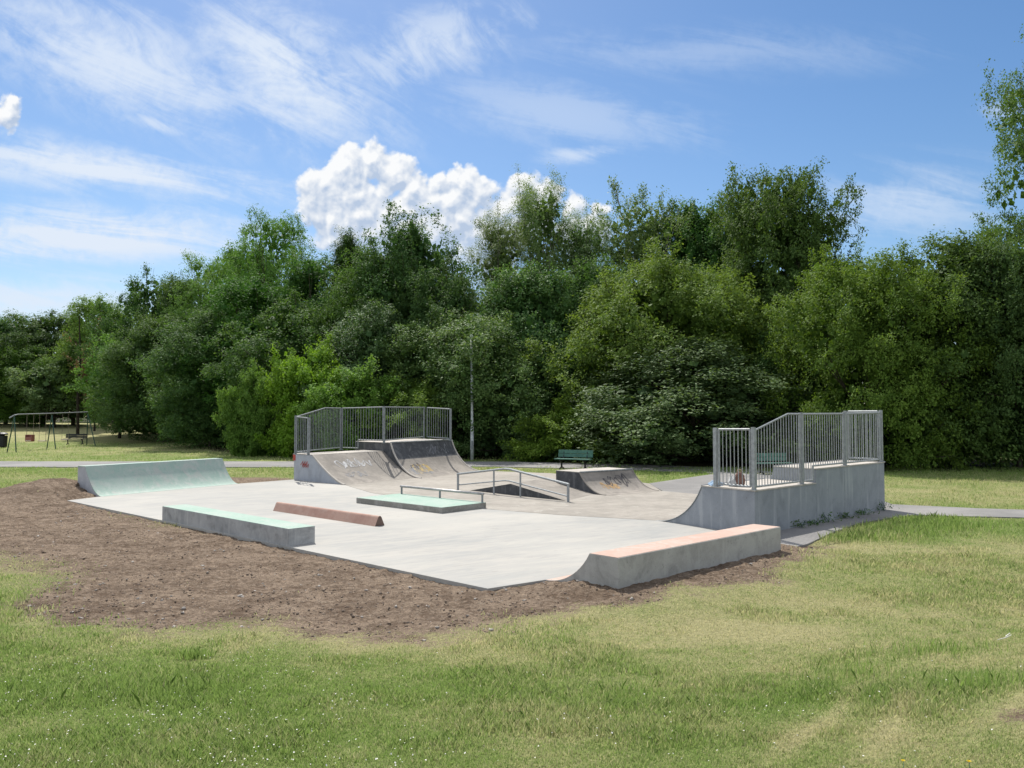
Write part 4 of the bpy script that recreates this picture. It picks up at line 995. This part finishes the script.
# soil clods and small stones
ic = bmesh.new(); bmesh.ops.create_icosphere(ic, subdivisions=1, radius=1); iv_ = np.array([v.co[:] for v in ic.verts]); if_ = np.array([[v.index for v in f.verts] for f in ic.faces]); ic.free()
def lumps(name, n, smin, smax, m, ylo, yhi, dmin=.55, seed=0, pw=3):
    r_ = np.random.RandomState(seed); k = n*9
    y = ylo*(yhi/ylo)**r_.rand(k); x = (r_.rand(k)*2 - 1)*(y*.72 + .5)
    ok = (dirt_val(x, y) > dmin) & (sdpoly(x, y, NEWSLAB) > .03) & (fbm(x*1.3, y*1.3, 3, seed) + r_.rand(k)*.5 > .1)
    x, y = x[ok][:n], y[ok][:n]; n = len(x); z = ground_z(x, y); s = smin + (smax - smin)*r_.rand(n)**pw
    q = iv_[None]*(s[:, None, None])*r_.uniform(.6, 1.3, (n, 1, 3))*np.array([1, 1, .65]) + r_.normal(0, .22, (n, len(iv_), 3))*s[:, None, None]
    V = (q + np.stack([x, y, z + s*.15], 1)[:, None]).reshape(-1, 3); Fq = (if_[None] + (np.arange(n)*len(iv_))[:, None, None]).reshape(-1, 3)
    return link(name, npmesh(name, V, Fq), m)
tag(lumps('soil_clods', 9000, .004, .020, M['clod'], 8, 28, .5, 3, 4), 'loose brown clods of bare soil around the slab', 'soil', kind='stuff')
tag(lumps('pebbles', 420, .008, .028, M['stone'], 8, 27, .5, 9, 2), 'pale pebbles scattered over the bare soil', 'pebbles', kind='stuff')
# daisies
r_ = np.random.RandomState(21); k = 60000
y = 3.5*(11/3.5)**r_.rand(k); x = (r_.rand(k)*2 - 1)*(y*.7 + .4)
dens = sst(8.6, 5.2, y)*(.10 + .9*sst(0, -2.6, x))*(.25 + sst(-.1, .35, fbm(x*1.3, y*1.3, 3, 51))) 
ok = (r_.rand(k) < dens*.16) & (dirt_val(x, y) < .3); x, y = x[ok], y[ok]; n = len(x)
cz = ground_z(x, y) + r_.uniform(.03, .07, n); rr2 = r_.uniform(.0028, .0055, n); a6 = np.arange(7)*2*np.pi/7
tl = r_.normal(0, .35, (n, 2))
ring = np.stack([x[:, None] + np.cos(a6)*rr2[:, None], y[:, None] + np.sin(a6)*rr2[:, None], cz[:, None] + (np.cos(a6)*tl[:, :1] + np.sin(a6)*tl[:, 1:])*rr2[:, None]], -1)
me = npmesh('daisies', ring.reshape(-1, 3), np.arange(n*7).reshape(-1, 7)); tag(link('daisies', me, M['petal']), 'small white daisies and clover heads in the near lawn', 'flowers', kind='stuff')
# dandelions and a pale feather at the lower right
def flower(px, py, label):
    x, y = gp(px, py, .25); x, y = gp(px, py, float(base_z(np.array([x]), np.array([y]))[0]) + .05)
    z = float(base_z(np.array([x]), np.array([y]))[0])
    t_ = empty('dandelion', (x, y, z)); tag(t_, label, 'flower', 'dandelions at the lower right')
    MB().tube([(x, y, z), (x + .004, y, z + .05)], .0015, 5).build('stem', M['green_paint'], t_)
    b = MB()
    for i in range(26):
        a = i*2.4; r0 = .004 + .006*(i % 3)/2; b.add([(x, y, z + .052), (x + math.cos(a)*r0*1.2, y + math.sin(a)*r0*1.2, z + .062 - r0*.3), (x + math.cos(a + .4)*r0*1.2, y + math.sin(a + .4)*r0*1.2, z + .062 - r0*.3)], [(0, 1, 2)])
    b.build('flower_head', M['dandelion'], t_)
flower(903, 764, 'single yellow dandelion left of the dry bare patch at the bottom edge'); flower(969, 764, 'single yellow dandelion nearest the dry bare patch in the lower right corner')
x, y = gp(1006, 646, .20); z = float(base_z(np.array([x]), np.array([y]))[0]) + .045
b = MB().tube([(x - .09, y - .03, z), (x, y, z + .01), (x + .08, y + .05, z + .02)], [.003, .0045, .003], 6).tube([(x, y, z + .02), (x + .04, y + .0, z + .05)], [.006, .003], 5)
tag(b.build('twig', M['petal']), 'pale bleached twig lying in the grass by the right edge', 'twig')
# weeds along the foot of the right ramp wall
def weed(u, hgt, seed, label):
    r0 = np.random.RandomState(seed); px_, py_ = rp(u, -.08); n = 95
    C = np.stack([px_ + r0.normal(0, .16, n), py_ + r0.normal(0, .07, n), np.abs(r0.normal(0, hgt*.35, n)) + .02], 1)
    V, Fq = leaves(r0, C, np.zeros_like(C), .06, .35, .4)
    me = npmesh('foliage', V, Fq, dict(rnd=np.repeat(r0.rand(n), 4), spray=np.repeat(r0.rand(n), 4)))
    t_ = empty('weed', (px_, py_, 0)); tag(t_, label, 'weed', 'weeds along the right ramp wall'); o = link('foliage', me, L['dark']); o.parent = t_; o.location = (-px_, -py_, 0)
    b = MB()
    for q in range(5): b.tube([(px_ + .02*q, py_, 0), (px_ + r0.normal(0, .1), py_ + r0.normal(0, .05), hgt*.9)], .004, 4)
    b.build('stem', M['green_dark'], t_)
weed(1.55, .16, 1, 'small weed at the wall foot of the low part of the right ramp'); weed(2.15, .10, 2, 'tiny weed by the joint between the low and the high wall')
weed(2.75, .20, 3, 'leafy weed just right of the wall joint'); weed(3.6, .14, 4, 'low weed in the middle of the high wall'); weed(4.5, .16, 5, 'weed near the far end of the high wall'); weed(5.6, .24, 6, 'tallest dark weed at the far corner of the high wall')

# ================================================================== SKY, SUN, CAMERA
az, el = R(-20), R(54)
sv = Vector((math.sin(az)*math.cos(el), math.cos(az)*math.cos(el), math.sin(el)))
W_ = bpy.data.worlds.new('World'); S.world = W_; W_.use_nodes = True; nt = W_.node_tree; nt.nodes.clear(); t = NT(nt)
out = t.n('ShaderNodeOutputWorld'); SKY = .1
sky = t.n('ShaderNodeTexSky'); sky.sky_type = 'NISHITA'; sky.sun_disc = False; sky.sun_elevation = el; sky.sun_rotation = az
sky.air_density = 1.0; sky.dust_density = .6; sky.ozone_density = 2.5; sky.altitude = 50
dirv = t.co('Generated'); sx = t.n('ShaderNodeSeparateXYZ'); t.l(dirv, sx.inputs[0])
yy = t.math('MAXIMUM', sx.outputs[1], .02)
px_ = t.math('DIVIDE', sx.outputs[0], yy); pz_ = t.math('DIVIDE', sx.outputs[2], yy)
cb = t.n('ShaderNodeCombineXYZ'); t.l(px_, cb.inputs[0]); t.l(pz_, cb.inputs[1]); P = cb.outputs[0]
front = t.ramp(sx.outputs[1], .03, .15)
def cv(x, y): return ((x - 512)/F_PX, (HOR - y)/F_PX, 0)
PUFF = [(322, 190, 36), (345, 168, 34), (372, 160, 30), (396, 172, 30), (350, 215, 58), (415, 190, 30), (438, 183, 24), (462, 180, 27), (480, 190, 26), (440, 215, 50), (400, 235, 60), (526, 186, 26), (545, 192, 24), (520, 215, 42), (578, 202, 24), (597, 208, 20), (585, 235, 36), (4, 96, 20), (0, 112, 22), (480, 250, 55)]
def hfield(vec):
    w = t.vm('SUBTRACT', t.noise(vec, 26, 5, .6, out='Color'), (.5, .5, .5)); vec2 = t.vm('ADD', vec, t.vm('SCALE', w, .018))
    f = None
    for x, y, r in PUFF:
        d = t.vm('DISTANCE', vec2, cv(x, y), out=1); e = t.math('SUBTRACT', 1.0, t.math('MULTIPLY', d, F_PX/r))
        e = t.math('MULTIPLY', e, min(1.3, r/30))
        f = e if f is None else t.math('SMOOTH_MAX', f, e, .25)
    vo = t.n('ShaderNodeTexVoronoi', feature='SMOOTH_F1'); t.l(vec2, vo.inputs['Vector']); vo.inputs['Scale'].default_value = 34; vo.inputs['Detail'].default_value = 2.5; vo.inputs['Roughness'].default_value = .55; vo.inputs['Smoothness'].default_value = .35
    bil = t.math('SUBTRACT', .55, vo.outputs['Distance'])
    return f, t.math('ADD', t.math('MULTIPLY', t.math('MINIMUM', f, .8), .9), t.math('MULTIPLY', bil, .55)), bil
f0, h0, b0 = hfield(P)
f1, h1, b1 = hfield(t.vm('ADD', P, (-.0035, .0085, 0)))
fine_ = t.noise(P, 90, 4, .65)
mask = t.ramp(t.math('ADD', t.math('ADD', f0, t.math('MULTIPLY', b0, .45)), t.math('MULTIPLY', t.math('SUBTRACT', fine_, .5), .22)), .0, .24)
lit = t.math('SUBTRACT', h0, h1)
pzc = t.ramp(pz_, cv(0, 285)[1], cv(0, 170)[1], 0, 1)
shade = t.math('ADD', t.math('MULTIPLY', lit, 2.3), t.math('ADD', .10, t.math('MULTIPLY', pzc, .42)), clamp=True)
shade = t.math('ADD', shade, t.ramp(f0, .35, .0, 0, .22), clamp=True)
cum = t.mix(shade, (3.7, 4.5, 5.8), (7.3, 7.4, 7.5))
mask = t.math('MULTIPLY', mask, t.ramp(pz_, cv(0, 300)[1], cv(0, 225)[1], .35, 1))
# cirrus
def blob(x, y, rx, ry, rot, lo=1.0, hi=0.0):
    v = t.mapping(t.vm('SUBTRACT', P, cv(x, y)), (F_PX/rx, F_PX/ry, 1)) if rot == 0 else t.mapping(t.mapping(t.vm('SUBTRACT', P, cv(x, y)), rot=(0, 0, R(rot))), (F_PX/rx, F_PX/ry, 1))
    return t.ramp(t.vm('LENGTH', v, out=1), lo, hi)
def wisp(rot, sx_, sy_, sc, seed):
    v = t.mapping(P, rot=(0, 0, R(rot)), loc=(seed, seed*.7, 0)); v = t.mapping(v, (sx_, sy_, 1))
    return t.noise(v, sc, 5, .62, .8)
w1 = wisp(28, 1, 3.2, 5.0, 1.3); w2 = wisp(12, 1, 6, 4.0, 4.1); w3 = wisp(40, 1, 2.0, 11, 7.7)
w4 = t.noise(P, 55, 4, .65, .5)
areas = [(blob(110, 55, 260, 95, 22), 1.0, w1), (blob(285, 65, 190, 105, 30), 1.15, w1), (blob(430, 40, 150, 60, -15), .85, w3), (blob(90, 165, 300, 42, 8), 1.15, w2), (blob(90, 232, 330, 48, -1), 1.25, w2), (blob(30, 300, 260, 45, 0), .9, w2), (blob(150, 120, 60, 12, 20), .8, w3), (blob(585, 150, 80, 16, -4), .8, w2), (blob(900, 200, 170, 62, -5), .62, w2), (blob(560, 110, 240, 60, 8), .45, w2), (blob(700, 45, 330, 40, 0), .30, w2), (blob(1010, 105, 40, 18, 0), .5, w3)]
cir = None
for bl, a, wv in areas:
    dn_ = t.math('MULTIPLY', t.ramp(t.math('ADD', t.math('ADD', wv, t.math('MULTIPLY', t.math('SUBTRACT', w4, .5), .25)), t.math('MULTIPLY', bl, .28)), .46, .86), t.math('MULTIPLY', t.math('POWER', bl, .6), a))
    cir = dn_ if cir is None else t.math('MAXIMUM', cir, dn_)
veil = t.math('MULTIPLY', t.ramp(pz_, .50, -.02, .0, .14), t.ramp(px_, .3, -.7, .35, 1))
cir = t.math('ADD', t.math('MULTIPLY', cir, .88), veil, clamp=True)
hs = t.n('ShaderNodeHueSaturation'); t.l(sky.outputs[0], hs.inputs['Color']); hs.inputs['Saturation'].default_value = 1.22; hs.inputs['Value'].default_value = .93
c1 = t.mix(cir, hs.outputs[0], (5.7, 6.35, 7.3))
c2 = t.mix(mask, c1, cum)
def bgn(c):
    x = t.n('ShaderNodeBackground'); t.put(x.inputs[0], c); x.inputs[1].default_value = SKY; return x.outputs[0]
def mx(f, a, b):
    x = t.n('ShaderNodeMixShader'); t.l(f, x.inputs[0]); t.l(a, x.inputs[1]); t.l(b, x.inputs[2]); return x.outputs[0]
# rest of sky, unseen: broken bright cloud added to fill the shaded faces
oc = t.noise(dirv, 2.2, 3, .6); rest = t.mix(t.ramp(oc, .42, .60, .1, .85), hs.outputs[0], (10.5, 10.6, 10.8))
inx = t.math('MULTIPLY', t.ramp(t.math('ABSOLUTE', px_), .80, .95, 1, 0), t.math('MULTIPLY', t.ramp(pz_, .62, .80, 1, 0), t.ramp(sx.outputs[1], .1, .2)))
box = t.math('MULTIPLY', t.math('LESS_THAN', px_, .20), t.math('MULTIPLY', t.math('LESS_THAN', pz_, .44), t.math('GREATER_THAN', pz_, .10)))
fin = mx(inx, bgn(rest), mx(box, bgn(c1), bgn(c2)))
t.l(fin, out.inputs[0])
W_.cycles.sampling_method = 'MANUAL'; W_.cycles.sample_map_resolution = 512

sun = bpy.data.lights.new('Sun', 'SUN'); sun.energy = 4.5; sun.angle = R(.53); sun.color = (1, .955, .88)
so = bpy.data.objects.new('sun', sun); COL.objects.link(so); so.rotation_mode = 'QUATERNION'; so.rotation_quaternion = sv.to_track_quat('Z', 'Y')
cam = bpy.data.cameras.new('camera'); co = bpy.data.objects.new('camera', cam); COL.objects.link(co); S.camera = co
cam.sensor_width = 36; cam.lens = 36*F_PX/1024; cam.clip_end = 3000; cam.clip_start = .05
co.location = (0, 0, H); co.rotation_euler = (R(90) + PITCH, 0, 0)
S.view_settings.view_transform = 'Standard'; S.view_settings.look = 'None'; S.view_settings.exposure = .40; S.view_settings.gamma = 1
S.render.engine = 'CYCLES'; S.cycles.max_bounces = 5; S.cycles.diffuse_bounces = 3; S.cycles.transmission_bounces = 4; S.cycles.transparent_max_bounces = 4
S.cycles.use_denoising = True
